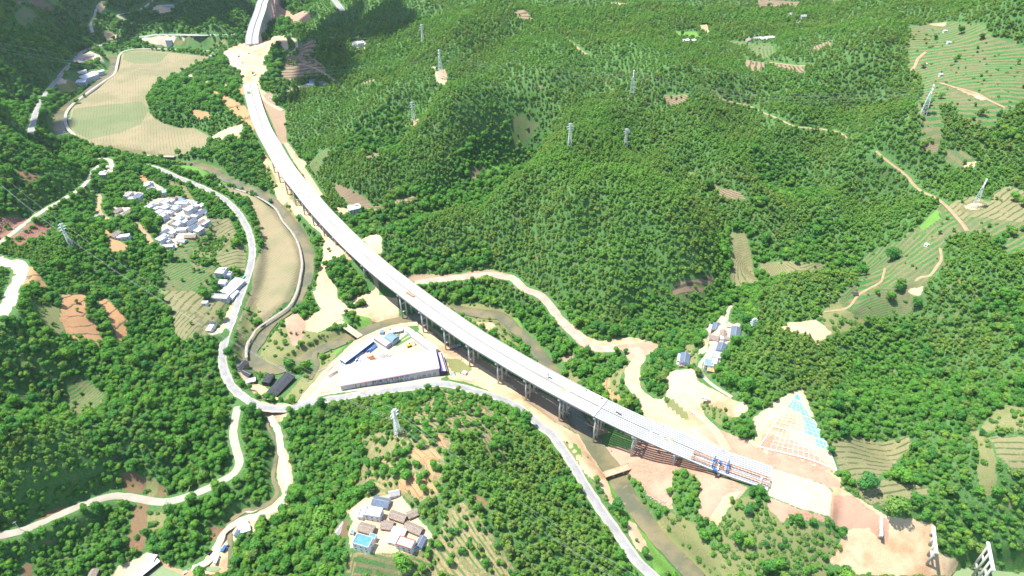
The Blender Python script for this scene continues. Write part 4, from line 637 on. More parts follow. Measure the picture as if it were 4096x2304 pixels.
# single trees the photograph shows standing on open ground: (photo points at the foot, scale)
SOLO=[(T(0,2,(780,150)),.62,'round green tree on the upper left orange terraces'),(T(0,2,(785,232)),.6,'small round tree below another on the orange terraces'),(T(0,2,(910,320)),1.0,'wide tree at the inner edge of the orange terraces'),(T(0,2,(820,515)),.8,'small tree on the lower step of the orange terraces'),(T(0,2,(915,575)),1.1,'largest tree on the lower orange terraces'),(T(0,2,(1105,490)),1.0,'tree on scrub between the two orange terraces'),
 (T(2,3,(1225,530)),.75,'bush-like tree on the right river bank below the timber bridge'),(T(2,3,(1290,590)),.75,'second small tree down the right river bank from the timber bridge'),(T(2,3,(1175,460)),.6,'small tree at the foot of the timber bridge'),(T(2,3,(1385,745)),.7,'small tree on pink earth beside a larger one by the river'),(T(2,3,(1465,845)),1.05,'dark tree at the edge of the pink earth by the river'),(T(2,3,(1920,1075)),1.25,'dense tree at the lower tip of the pink slope'),(T(2,3,(1120,950)),1.15,'tree on the strip between road and river'),(T(2,3,(1250,1095)),.45,'tiny tree casting a shadow on the strip between road and river'),(T(2,3,(1580,620)),.95,'lone tree left of the wooded clump on the pink earth'),
 (T(3,3,(975,560)),2.3,'big round tree on the terraces right of the graded pad'),(T(3,3,(1260,830)),2.7,'very large tree between the terraces and the free standing piers'),(T(3,3,(1180,450)),.75,'small pointed tree on the striped terraces'),(T(3,3,(1340,500)),2.3,'large tree at the right edge of the striped terraces'),
 (T(3,1,(1225,1180)),2.2,'lone round tree in the middle of the green tea slope'),(T(3,1,(1310,1449)),1.6,'narrow tree low on the tea slope'),(T(3,2,(1225,140)),1.6,'conical tree on the curved tea rows'),(T(3,2,(1310,30)),1.4,'tree at the upper end of the curved tea rows'),(T(3,2,(1485,190)),1.6,'round tree at the right edge of the curved tea rows'),(T(3,1,(2465,570)),1.5,'lone tree near the right hand pylon, on straw coloured ground'),(T(3,1,(2410,890)),1.2,'small bright tree on the brown terraces at the right edge'),(T(3,1,(2275,980)),1.1,'small tree on the brown terraces beside the wood'),(T(3,1,(2560,620)),1.7,'dark tree at the right edge below the red cut'),
 (T(2,2,(520,890)),1.25,'single dark tree on bare ground above the viaduct'),(T(2,2,(1140,660)),.9,'single tree in the bend of the pink earth road'),
 (T(1,2,(450,580)),1.05,'largest tree of the small orchard inside the river bend'),(T(1,2,(410,470)),.5,'small tree in the orchard on pink soil'),(T(1,2,(350,460)),.5,'small tree on the left of the pink orchard'),(T(1,2,(300,570)),.75,'tree at the lower left of the pink orchard'),(T(1,2,(265,380)),1.0,'tree at the upper left of the pink orchard'),(T(1,2,(250,470)),.8,'tree on the left rim of the pink orchard'),(T(1,2,(480,450)),.45,'shrubby tree on the right of the pink orchard'),
 (T(1,1,(620,1080)),1.0,'tree between the river and the viaduct footings'),(T(1,1,(570,1000)),1.1,'tall dark tree beside the river below the viaduct'),(T(1,1,(640,970)),1.0,'dark tree next to the viaduct columns'),(T(1,1,(520,890)),.9,'tree at the top of the row along the river'),(T(1,1,(740,1080)),.8,'light green tree beside a short viaduct column'),(T(1,1,(430,770)),1.0,'tree on the pale bank near the viaduct'),(T(1,1,(155,600)),1.1,'round tree at the river crossing beside the straw field'),
 (T(0,1,(1455,105)),.9,'small tree on the field path at the tip of the tan field'),(T(0,1,(1890,105)),.8,'small tree beside another at the field corner'),(T(0,1,(1000,60)),1.2,'tree on the path along the tan field'),(T(0,1,(2445,460)),.7,'small tree beside the river meadow'),
 (T(1,3,(680,960)),2.9,'huge dark green tree left of the farmhouses'),(T(1,3,(1160,620)),1.7,'dark tree directly behind the farmhouses'),(T(1,3,(1400,440)),1.3,'tree on the tan rows above the farmhouses'),(T(1,3,(1290,400)),1.2,'tree on the left of the rows above the farmhouses'),(T(1,3,(1520,480)),1.5,'large tree between the orange rows above the farmhouses'),(T(1,3,(1690,610)),1.0,'round tree right of the orange rows above the farmhouses'),(T(1,3,(1030,360)),1.4,'broad tree at the left of the tan rows'),(T(1,3,(1470,1370)),2.0,'large tree below the grey and red farmhouse'),(T(1,3,(870,1170)),1.2,'pale tree beside the blue roofed farmhouse')]
solo_xy=np.array([hit(a)[0] for a,_,_ in SOLO])
for q,(a,s,_) in zip(solo_xy,SOLO): keepm&=np.hypot(px[:,0]-q[0],px[:,1]-q[1])>3.4*s+2
HOLES=[]      # footprints of buildings: filled below
# buildings: (style, photo point of the roof centre, width, depth, height, rotation in degrees, roof material, wall material, label)
def V(x,y): return [(560+x*.3661,720+y*.3661)]
vr=-27
vn='in the white village'
BL=[('flat',V(80,45),8,12,6,vr,'white','wallblue','white terraced house highest in the village, above a round tree'),
('flat',V(122,92),7,7,3.2,vr,'grey','wallblue','low grey annex just below the highest white house of the village'),
('flat',V(242,128),10,9,5,vr+50,'grey','white','single house with a tan-grey flat roof between two trees above the village'),
('flat',V(110,280),8,12,6.5,vr,'white','wallblue','tall white house at the left corner of the village'),
('gable',V(175,243),11,5,3.5,vr+20,'grey','wallblue','long grey roofed shed behind the left corner house of the village'),
('flat',V(178,305),6,7,4,vr,'white','wallblue','small white terrace beside the left corner house of the village'),
('flat',V(268,238),10,9,5.5,vr,'grey','wallblue','house with a light grey flat roof on the upper left of the village'),
('flat',V(338,226),7,6,4,vr,'white','wallblue','small white flat roof near the top of the village'),
('gable',V(355,190),8,6,4,vr+20,'thatch','wallblue','brown tiled house at the top edge of the village'),
('flat',V(280,290),10,10,7,vr,'white','wallblue','large bright white roof on the left side of the village'),
('flat',V(208,345),8,8,4,vr,'white','wallblue','low white house at the lower left rim of the village'),
('flat',V(250,380),9,9,8,vr,'white','wallblue','tall white house with a blank front wall above a dark tree'),
('flat',V(308,350),12,5,5.5,vr+10,'white','wallblue','long white roof strip in the left centre of the village'),
('flat',V(392,300),8,10,5,vr,'white','wallblue','pale house in the centre of the village'),
('flat',V(452,250),16,6,5.5,vr+25,'white','white','long bright white roof near the top of the village'),
('gable',V(425,182),9,5,3.5,vr+10,'thatch','wallblue','brown roofed barn at the very top of the village'),
('gable',V(455,205),7,6,3.5,vr,'bluetile','white','small pale blue roofed shed at the top of the village'),
('flat',V(545,305),9,13,8,vr,'white','wallblue','tall white house right of the village centre'),
('flat',V(606,285),7,7,4,vr,'white','wallblue','small white house on the upper right of the village'),
('gable',V(580,235),11,6,3.5,vr+20,'grey','wallblue','grey barn at the upper right corner of the village'),
('gable',V(655,342),8,14,5.5,vr,'slate','wallblue','blue-grey tiled house on the right side of the village'),
('flat',V(672,275),7,8,3,vr,'white','wallblue','white courtyard shed on the right rim of the village'),
('flat',V(706,356),5,5,3,0,'white','white','small white pavilion at the right edge of the village'),
('flat',V(420,415),9,10,7.5,vr,'white','wallblue','upper of the two large white roofs in the lower centre of the village'),
('flat',V(412,472),9,9,7,vr,'white','wallblue','lower of the two large white roofs in the lower centre of the village'),
('gable',V(488,403),10,6,4,vr,'grey','wallblue','grey roof behind the blue-grey tiled pair in the village'),
('flat',V(480,452),7,7,4.5,vr,'white','wallblue','white terrace left of the blue-grey tiled pair in the village'),
('gable',V(555,445),8,12,6,vr,'slate','wallblue','upper of the two blue-grey tiled houses in the lower village'),
('gable',V(560,508),8,11,5.5,vr,'slate','wallblue','lower of the two blue-grey tiled houses in the lower village'),
('gable',V(655,452),8,11,4.5,vr,'thatch','wallblue','old brown tiled house at the right of the lower village'),
('gable',V(620,500),9,6,4,vr+70,'grey','wallblue','grey tiled barn below the old brown tiled house'),
('flat',V(642,540),8,10,4,vr,'white','wallblue','white roof at the lower right of the village'),
('flat',V(720,465),4,11,4,vr,'white','wallblue','narrow white building closing the right side of the village'),
('gable',V(545,602),13,6,4,4,'thatch','wood','long brown roofed barn at the foot of the village, above the fields'),
('gable',V(264,555),8,10,6,vr,'slate','wallblue','blue-grey tiled house at the lower left of the village'),
('flat',V(242,628),9,13,8,vr,'white','wallblue','tall white house with a rooftop hut at the lower left of the village'),
('gable',V(322,602),10,5,4,8,'thatch','wallblue','brown tiled lean-to beside the lower left white house'),
('flat',V(350,572),7,6,4,vr,'white','wallblue','small white court behind the brown lean-to'),
('flat',V(296,656),9,6,5,vr,'white','wallblue','white wing of the lower left house'),
('gable',V(452,650),11,6,3.5,-20,'grey','wallblue','grey shed at the bottom of the village'),
('flat',V(290,722),15,6,3.5,8,'white','wallblue','low white building at the very bottom of the village'),
('gable',V(345,455),7,8,4,vr,'thatch','wallblue','brown roof on the left of the two large white roofs'),
('flat',V(590,392),9,5,4,vr+10,'white','wallblue','white roof strip right of the village centre'),
('flat',V(455,537),13,7,4,5,'white','white','bright white shed below the two large white roofs'),
('flat',T(0,1,(1035,295)),12,13,8,8,'roofwhite','wallblue','isolated white house beside the upper gravel road'),
('flat',T(0,1,(1290,505)),6,12,6,-15,'grey','wallblue','left wing of the white farm above the village trees'),
('flat',T(0,1,(1390,520)),9,10,6,-15,'slate','wallblue','right wing of the white farm above the village trees'),
('flat',T(0,1,(1335,545)),10,6,3.5,8,'white','wallblue','white court between the wings of the farm above the village trees'),
('gable',T(0,1,(1172,658)),8,12,4.5,-25,'thatch','wallblue','left brown roof of the old farmstead by the footpath'),
('gable',T(0,1,(1285,668)),7,12,4.5,-25,'thatch','wallblue','right brown roof of the old farmstead by the footpath'),
('gable',T(0,1,(1215,705)),14,5,4,8,'thatch','wallblue','front brown roof of the old farmstead by the footpath'),
('gable',T(0,1,(860,680)),8,6,3.5,-20,'slate','wallblue','small dark roofed hut on the wooded slope left of the old farmstead'),
('flat',T(0,1,(980,725)),8,7,3.5,0,'grey','wallblue','small pale hut beside the footpath'),
('gable',T(0,1,(1152,895)),8,13,5,-15,'thatch','wallblue','brown gabled house standing alone among trees below the old farmstead'),
('flat',T(0,1,(1240,925)),15,7,4,12,'white','wallblue','white flat roof beside the lone brown gabled house'),
('flat',T(0,1,(2222,1275)),11,12,8,-8,'white','wallblue','white three storey house beside the main road'),
('flat',T(0,1,(2292,1305)),9,7,5,-8,'white','wallblue','smaller white house beside the three storey one on the main road'),
('shed',T(0,1,(2335,1420)),15,30,6,-20,'roofwhite','wallblue','big white sheet roof shed beside the main road'),
('shed',T(0,2,(2330,62)),9,16,4,-12,'roofwhite','wallblue','narrow pale blue and white shed at the lower end of the roadside yard'),
('flat',T(0,2,(2215,85)),20,9,4,-5,'grey','wallblue','grey concrete roof of the roadside yard'),
('flat',T(0,1,(2235,1390)),10,9,4,-5,'white','wallblue','white flat roof between the roadside house and the yard'),
('flat',T(0,2,(2060,145)),7,5,3,0,'white','white','small white pump hut on the brown fields'),
('gable',T(0,2,(2130,345)),8,6,3,0,'dark','wallblue','small dark shed at the corner of the roadside field'),
('flat',T(0,2,(2112,400)),6,11,3,-5,'white','white','little white shed below the small dark one'),
('gable',T(1,0,(572,802)),13,8,7,2,'slate','wallblue','dark tiled main house of the courtyard farm below the brown terraces'),
('gable',T(1,0,(665,822)),13,7,6,2,'slate','wallblue','right hand dark tiled house of the courtyard farm below the brown terraces'),
('flat',T(1,0,(545,850)),14,7,3.5,-8,'white','white','white front court of the farm below the brown terraces'),
('gable',T(1,0,(715,845)),6,7,4,-10,'grey','wallblue','small grey barn at the right end of the courtyard farm'),
('flat',T(1,0,(1055,428)),13,11,9,12,'roofwhite','wallblue','large white house standing in the dark wood'),
('flat',T(1,0,(995,440)),9,10,6,12,'slate','wallblue','lower blue-grey wing of the white house in the dark wood'),
('flat',T(1,1,(990,638)),18,13,6,24,'roofwhite','wallblue','single large white flat roofed house beside the middle of the viaduct'),
('shed',T(0,0,(872,752)),30,34,7,-28,'roofwhite','wallblue','large bright white shed beside the distant river bend'),
('shed',T(0,0,(800,805)),28,20,6,5,'roofwhite','wallblue','second white shed in front of the large one by the distant river'),
('shed',T(0,0,(985,728)),10,24,4,-45,'roofwhite','wallblue','narrow white shed behind the large one by the distant river'),
('shed',T(0,0,(820,712)),7,18,4,-35,'roofwhite','wallblue','thin white shed hidden in trees by the distant road'),
('shed',T(0,0,(1690,48)),26,12,5,5,'grey','wallblue','grey shed among trees near the top edge'),
('shed',T(0,0,(1560,92)),12,10,4,5,'grey','wallblue','little grey shed left of another near the top edge'),
('flat',T(0,0,(2138,560)),11,10,7,0,'white','wallblue','small white house at the far corner of the tan field'),
('flat',T(0,0,(1972,655)),14,7,3,28,'white','white','white roof on the wooded knoll in the tan field'),
('flat',T(0,0,(1690,378)),14,7,4,0,'white','wallblue','pale roadside shop beside the distant road'),
('flat',T(0,0,(1962,375)),10,7,4,0,'white','wallblue','last pale roadside shed before the distant viaduct'),
('flat',T(0,0,(880,600)),22,10,4,10,'red','wallblue','rusty red roofed workshop beside the distant road'),
('flat',T(0,0,(905,560)),16,8,4,15,'grey','wallblue','grey workshop roof behind the rusty red one'),
('flat',T(0,0,(698,1195)),5,4,2.5,0,'white','white','tiny white pump house beside the tan field'),
('flat',T(2,0,(1755,405)),12,10,5,0,'white','white','left white hilltop house among bright green trees'),
('flat',T(2,0,(1815,405)),14,8,4,15,'white','white','right white hilltop house among bright green trees'),
('gable',T(2,0,(2395,388)),12,12,5,0,'thatch','white','brown roofed house at the top of the far tea rows'),
('gable',T(2,0,(2465,370)),18,9,5,20,'grey','white','pale grey long roof beside the far brown roofed house'),
('flat',T(2,0,(2540,385)),18,12,4,10,'white','white','white yard building right of the far long roof'),
('gable',T(3,0,(255,128)),16,9,5,0,'grey','white','grey roofed house in the far upper valley'),
('gable',T(3,0,(362,148)),13,9,5,10,'grey','white','second grey roofed house in the far upper valley'),
('flat',T(3,0,(300,230)),13,7,4,15,'white','white','little white shed below the two far upper valley houses'),
('flat',T(3,0,(20,375)),16,10,4,15,'white','white','white farm building left of the far tree covered ridge'),
('flat',T(3,0,(1788,305)),6,4,3,0,'white','white','white hut near the top of the big tea terraces'),
('flat',T(3,0,(1825,420)),6,4,3,0,'white','white','white hut in the upper middle of the big tea terraces'),
('flat',T(3,0,(1582,638)),6,4,3,0,'white','white','white hut beside the footpath on the tea terraces'),
('flat',T(3,0,(1745,742)),5,4,3,0,'white','white','white hut above the bright green tea rows'),
('flat',T(3,1,(1602,1005)),4,4,2.5,30,'white','white','single white hut on the green tea slope'),
('gable',T(3,2,(880,48)),5,4,3,0,'dark','wood','small dark hut in the curved tea rows'),
('gable',T(2,2,(2058,382)),8.5,13,5,-24,'slate','wood','dark tiled barn at the upper left of the farm street'),
('flat',T(2,2,(1998,412)),5,15,3,-24,'white','white','white courtyard wall building beside the dark tiled barn'),
('gable',T(2,2,(2255,432)),9,16,6,-20,'slate','wallblue','long dark tiled house at the upper right of the farm street'),
('gable',T(2,2,(2125,452)),6,11,4,-20,'thatch','wallblue','brown-grey tiled house between path and court of the farm street'),
('gable',T(2,2,(2215,375)),10,4,3,-10,'grey','wallblue','grey roof closing the back of the upper farm court'),
('flat',T(2,2,(2120,498)),5,5,3,-20,'white','white','little white kitchen hut with solar heater on the farm street'),
('gable',T(2,2,(2175,500)),8,4,3,-20,'thatch','wallblue','brown lean-to at the front of the upper farm court'),
('gable',T(2,2,(2112,583)),8.5,12,6,-26,'slate','wallblue','blue-grey tiled house in the middle of the farm street'),
('flat',T(2,2,(2065,655)),9,14,5,-22,'grey','white','grey flat roofed house below the blue-grey one on the farm street'),
('flat',T(2,2,(1985,752)),9,9,6,-15,'bluetile','white','blue roofed house at the lower end of the farm street'),
('flat',T(2,2,(2040,735)),5,9,4,-20,'grey','white','narrow grey annex beside the blue roofed house'),
('gable',T(2,2,(2010,805)),7,6,3,-20,'orange','wood','small orange-brown shed at the bottom of the farm street'),
('gable',T(2,2,(2035,490)),9,7,3,-20,'thatch','wallblue','ragged brown roof at the left of the farm street'),
('gable',T(2,2,(1742,695)),9,15,6,-17,'slate','wallblue','lone blue-grey tiled house left of the farm street'),
('flat',T(2,2,(1680,700)),3,11,2.5,-17,'white','white','white yard wall building left of the lone tiled house'),
('gable',T(2,2,(1712,765)),5,5,3,-17,'thatch','wood','small brown hut in front of the lone tiled house'),
('gable',T(1,3,(1255,688)),13,8,5,-14,'slate','wallblue','blue-grey gabled farmhouse at the top of the near farm'),
('gable',T(1,3,(1388,605)),8,5,3.5,12,'grey','white','small grey roofed hut behind the near farm'),
('flat',T(1,3,(1182,800)),12.5,8,7,-12,'grey','white','big white farmhouse with a mottled pale flat roof'),
('flat',T(1,3,(1060,815)),4,8,3.5,-12,'grey','white','grey annex on the left of the mottled pale roof farmhouse'),
('gable',T(1,3,(1425,835)),13,6.5,4.5,-22,'thatch','wood','long brown tiled barn right of the mottled pale roof'),
('gable',T(1,3,(1575,808)),8,6,3.5,25,'thatch','wood','ragged brown shed at the right end of the near farm'),
('gable',T(1,3,(1318,922)),9,7,4,-8,'thatch','wood','square brown tiled barn in the middle of the near farm'),
('gable',T(1,3,(1108,955)),12,7,4.5,-18,'thatch','wood','brown tiled barn behind the blue roofed farmhouse'),
('gable',T(1,3,(1582,955)),14,6.5,4.5,-26,'thatch','wood','brown tiled barn behind the red edged farmhouse'),
('flat',T(1,3,(1075,1092)),13,8.5,7.5,-18,'blue','white','white farmhouse with a bright blue flat roof'),
('flat',T(1,3,(1170,1045)),5,4,5,-18,'blue','white','small blue roofed stair block beside the bright blue roof'),
('flat',T(1,3,(968,1000)),3,3,3,-18,'blue','white','tiny blue topped hut left of the blue roofed farmhouse'),
('shed',T(1,3,(1412,1035)),10,13,4,-18,'roofwhite','white','white corrugated canopy beside the red edged farmhouse'),
('flat',T(1,3,(1505,1112)),13,7.5,6.5,-20,'grey','white','farmhouse with a grey roof edged in red'),
('gable',T(1,3,(1658,1092)),5,8.5,4,-22,'slate','wallblue','narrow blue-grey roofed store right of the red edged farmhouse'),
('gable',T(1,3,(848,965)),4,11,2.5,-25,'grey','wood','low ruined grey shed left of the near farm'),
('shed',T(0,3,(1452,1375)),7,22,4,-38,'roofwhite','dark','long white roofed shed beside the green pond'),
('shed',T(0,3,(1520,1258)),7,5,3,-10,'roofwhite','white','small white domed tank hut near the pond'),
('gable',T(0,3,(930,1412)),6,6,3.5,0,'thatch','wood','small shed at the bottom edge among trees'),
('flat',T(0,3,(2445,935)),9,8,3,30,'white','white','upper white canopy at the gravel works'),
('flat',T(0,3,(2470,975)),8,7,3,20,'white','white','lower white canopy at the gravel works'),
('gable',T(0,3,(2392,1000)),4,7,3,-10,'slate','wallblue','small dark roofed hut at the gravel works'),
('shed',T(1,2,(1265,1270-835)),4,4,3,0,'bluetile','wallblue','tiny blue hut on the dyke path behind the works yard'),
('flat',T(1,1,(1290,805)),2.5,4,2.5,0,'slate','white','tiny box hut at the edge of the pine hill'),
('gable',T(0,2,(2480,848)),12,6,3.5,-30,'dark','dark','black netting shelter beside the road bend'),
('gable',T(0,2,(2425,762)),9,12,3.5,-20,'dark','wood','black patched roof at the upper end of the roadside smallholding'),
('flat',T(0,2,(2520,930)),11,7,3,15,'white','dark','pale yard roof of the roadside smallholding'),
('flat',T(1,2,(2098,845)),5,4.5,2.8,-30,'pinkroof','white','little pink roofed hut beside the steel works')]
BL=[(a,P,w*1.14,d*1.14,h,*q) if q[-1].find('village')>=0 or q[0]==vr else (a,P,w,d,h,*q) for a,P,w,d,h,*q in BL]
BP=[]
for it in BL:
    st,P,w_,d_,h_,rz,rm,wm,lab=it
    q=hit(P)[0]; zb=hz(q[0],q[1])
    for _ in range(8):                      # roof centre is h above the ground found underneath it
        q=gp(P,zb+h_)[0]; zb=.5*zb+.5*float(hz(q[0],q[1]))
    BP.append((q[0],q[1],zb)); HOLES.append((q[0],q[1],max(w_,d_)*.55+1.5))
for q in ((-110,535,26),(-150,525,28),(-80,530,20),(-170,560,22),(-145,575,18),(-110,570,26),(-90,560,18),(-245,510,22),(-262,518,10)): HOLES.append(q)
for q in HOLES: keepm&=np.hypot(px[:,0]-q[0],px[:,1]-q[1])>q[2]
tx,ty,tz,tX,tY,tD=px[keepm,0],px[keepm,1],z[keepm],Xp[keepm],Yp[keepm],dd[keepm]; tl=lvl[keepm]
# pines on the upper slopes of the middle and right hills, broadleaf trees elsewhere
pn=vnoise(tx,ty,170,31)*1.1+vnoise(tx,ty,40,32)*.6+np.clip((tz-45)/70,-.6,.5)+np.where(tX>1150,.12,-.75)+np.where((tX>2750)&(tY>900),-.12,0)
kindt=np.where(tl>=0,np.where(rng.random(len(tx))<np.where(tl==KINDS.index('orchard'),.12,np.where(tl==KINDS.index('brush'),.7,.6)),2,0),np.where(pn>.05,1,0))
kindt=np.where((tl==-1)&(rng.random(len(tx))<.06),2,kindt)
print('trees',len(tx),[(kindt==i).sum() for i in range(3)])
sc=np.clip(rng.normal(.80,.18,len(tx)),.45,1.35)*np.where(tD>1250,1.25,1)*np.where(tY>1700,1.0,1.0)
big=rng.random(len(tx)); sc=np.where(kindt==0,sc*(1.12+.5*vnoise(tx,ty,60,41))*np.where(big<.18,1.35,np.where(big>.62,.72,.96)),sc); sc=np.where(kindt==1,sc*.9*np.where(big<.15,1.25,1),sc); sc=np.where(tl>=0,sc*.8,sc); sc=np.where(kindt==2,sc*1.9,sc)
WHERE=[(1000,1240,'around the near farmhouses'),(820,1200,'on the slope left of the near farmhouses'),(740,1420,'at the bottom edge left of the near farmhouses'),(480,1130,'just above the lower left road'),(420,1330,'just below the lower left road'),(120,1400,'in the bottom left corner'),(650,1130,'between the lower left road and the creek track'),(150,1150,'on the lower left hillside'),(350,1000,'on the wooded slope left of the main road bend'),(120,850,'beside the orange terraces on the left'),(1150,1060,'on the hilltop right of the near pylon'),(1350,1200,'on the slope above the road at bottom centre'),(1400,1400,'at the bottom edge between farm and main road'),(1620,1300,'on the bank between main road and river'),(1720,1230,'in the clump on bare ground below the viaduct'),(1880,1320,'in the brush below the graded pad'),(2000,1430,'in the brush at the bottom edge below the graded pad'),(2200,1200,'on the terraces right of the graded pad'),(2400,1250,'on the slope at the lower right edge'),(2500,1400,'in the bottom right corner'),(2250,950,'on the hill above the slope grid'),(2450,800,'on the hill at the right edge'),(1850,1050,'on the sandy ground above the viaduct'),(1600,900,'beside the pink earth road'),(1450,850,'between the earth road and the viaduct'),(1500,700,'on the central hill'),(1950,850,'around the farm street on the right'),(850,820,'around the works yard and river bend'),(780,600,'along the river below the viaduct'),(2150,650,'on the green tea slope'),(400,700,'below the white village'),(560,640,'beside the main road near the village')]
GRP={0:('broadleaf_tree','leaf','tree','leafy broadleaf tree among many in the woods','broadleaf trees of the woods'),1:('pine_tree','needle','tree','olive green pine tree among many on the hillside','pine trees of the hillside'),2:('shrub','bush','shrub','low leafy shrub on open or thinly wooded ground','shrubs scattered between fields and trees')}
for kd in range(3):
    nm,key,cat,lab,grp=GRP[kd]; k=np.nonzero(kindt==kd)[0]; inv=(tX[k]>0)&(tX[k]<4096)&(tY[k]>20)&(tY[k]<2304+30); score=sc[k]/tD[k]*inv; o_=np.argsort(-score)
    nind=[300,300,300][kd]; ind=k[o_[:nind]]; rest=k[o_[nind:]]; n=len(rest)
    sv=sc[rest][:,None]*np.c_[rng.uniform(.88,1.12,n),rng.uniform(.88,1.12,n),rng.uniform(.72,1.05,n)]
    if kd==2:      # understorey between the trunks
        xs=np.arange(-700,700,5.0); ys=np.arange(200,1000,5.0); a,b=np.meshgrid(xs,ys); u=np.c_[a.ravel()+rng.uniform(-2,2,a.size),b.ravel()+rng.uniform(-2,2,a.size)]; uz=hz(u[:,0],u[:,1]); UX,UY,_d=proj(np.c_[u,uz]); mm=(UX>-100)&(UX<4200)&(UY>-50)&(UY<2450); u=u[mm]; uz=uz[mm]
        us,_r=landuse(u[:,0],u[:,1]); ok=np.ones(len(u),bool)
        for kk in KINDS[:-1]: ok&=(us[kk]<-1)|(us['forest']>1)|((kk in('dry','redearth','karst'))&(rng.random(len(u))<.3))|((kk=='brush')&(rng.random(len(u))<.85))
        for W,hw in CLEAR:
            for Q in chunks(W,30):
                lo=Q[:,:2].min(0)-hw-4; hi=Q[:,:2].max(0)+hw+4; q_=np.nonzero((u[:,0]>lo[0])&(u[:,0]<hi[0])&(u[:,1]>lo[1])&(u[:,1]<hi[1]))[0]
                if len(q_): d,_h=nearest(Q,u[q_,0],u[q_,1]); ok[q_[d<hw+.6]]=False
        for q in HOLES: ok&=np.hypot(u[:,0]-q[0],u[:,1]-q[1])>q[2]
        for P_,z_ in POND: ok&=sdist(gp(P_,z_),u[:,0],u[:,1])<1
        u=u[ok]; uz=uz[ok]; us_=rng.uniform(.9,2.3,len(u))
    scatter_object({0:'broadleaf_forest',1:'pine_forest',2:'scrub'}[kd],key,*((np.c_[tx[rest],ty[rest],tz[rest]-.25],rng.uniform(0,6.28,n),sv,rng.integers(0,NPK[key],n)) if kd<2 else (np.r_[np.c_[tx[rest],ty[rest],tz[rest]-.25],np.c_[u,uz-.3]],rng.uniform(0,6.28,n+len(u)),np.r_[sv,us_[:,None]*np.ones((1,3))],rng.integers(0,NPK[key],n+len(u)))),{0:'dense broadleaf woodland covering the slopes',1:'olive green pine forest covering the hills',2:'low scrub spread through woods and fallow ground'}[kd],{0:'forest',1:'forest',2:'scrub'}[kd])
    for i in ind:
        wh=min(WHERE,key=lambda w_:(tX[i]/1.59-w_[0])**2+(tY[i]/1.59-w_[1])**2)[2]; s=float(sc[i]); sw='large' if s>1.15 else 'small' if s<.75 else 'middling'
        if kd==2: sw='low'
        lb='%s %s %s'%(sw,['leafy tree','olive green pine tree','shrub'][kd],wh)
        p=rng.integers(0,NPK[key]); e=empty(nm,(tx[i],ty[i],tz[i]-.25),rng.uniform(0,6.28),lb,cat,['leafy trees ','pine trees ','shrubs '][kd]+wh+', '+sw); e.scale=(s,s,s*rng.uniform(.9,1.15))
        for nn,me_ in zip(('crown','trunk'),PROTO[key][p]): c=bpy.data.objects.new(nn,me_); C.objects.link(c); c.parent=e
for q,(a,s,lab) in zip(solo_xy,SOLO):
    p=rng.integers(0,NPK['leaf']); e=empty('broadleaf_tree',(q[0],q[1],q[2]-.25),rng.uniform(0,6.28),lab,'tree'); e.scale=(s*1.05,s*1.05,s*.9)
    for nn,me_ in zip(('crown','trunk'),PROTO['leaf'][p]): c=bpy.data.objects.new(nn,me_); C.objects.link(c); c.parent=e
# ------------------------------------------------------------------ the viaduct
via=empty('viaduct',(float(LE[0,0]),float(LE[0,1]),0),0,'long white curving motorway viaduct on tall round columns across the valley','bridge')
VO=Vector(via.location)
def sweep(sec,s0,s1,name,mat,parent,step=4.0,dz=0):
    mb=MB(); ss=np.linspace(s0,s1,max(2,int((s1-s0)/step)+1)); m=len(sec)
    for s in ss:
        for o,zz in sec:
            p,_=onl(s,o); mb.v.append((p[0]-VO.x,p[1]-VO.y,DZ+zz+dz))
    for i in range(len(ss)-1):
        for k in range(m): a=i*m+k; b=i*m+(k+1)%m; mb.f.append((a,b,b+m,a+m))
    mb.f+=[tuple(reversed(range(m))),tuple((len(ss)-1)*m+k for k in range(m))]
    return mb.build(name,mat,parent)
def s_at(x,y): return LS_[np.argmin(np.hypot(LEs[:,0]-x,LEs[:,1]-y))]
SB=s_at(*gp(T(2,2,(815,1290)),DZ)[0][:2]); SB2=s_at(*gp(T(2,2,(915,1180)),DZ)[0][:2])-14
CW=[(0.3,13.3),(13.7,26.7)]
for ci,(a,b) in enumerate(CW):
    e=SB if ci==0 else SB
    sweep([(a,-.35),(a,0),(b,0),(b,-.35)],0,e,'deck','deck',via)
    for o in (a,b-.45): sweep([(o,.02),(o,1.0),(o+.3,1.0),(o+.45,.02)],0,e-(25 if o>a else 3),'parapet','deck',via)
    gw=(b-a)/6
    for g in range(6):
        c=a+gw*(g+.5); top=-.36
        sweep([(c-.95,top-.2),(c-.95,top),(c+.95,top),(c+.95,top-.2),(c+.3,top-.45),(c+.3,top-2.2),(c-.3,top-2.2),(c-.3,top-.45)],0,e,'girder','beam',via)
    # bare girders of the newest spans: their tops show side by side
    gw=(b-a)/6
    for g in range(6):
        c=a+gw*(g+.5); hw=gw/2-.24; s=e+.5
        sweep([(c-hw,-.28),(c-hw,-.1),(c+hw,-.1),(c+hw,-.28),(c+.3,-.5),(c+.3,-2.4),(c-.3,-2.4),(c-.3,-.5)],s,SEND-.3,'girder','beam',via)
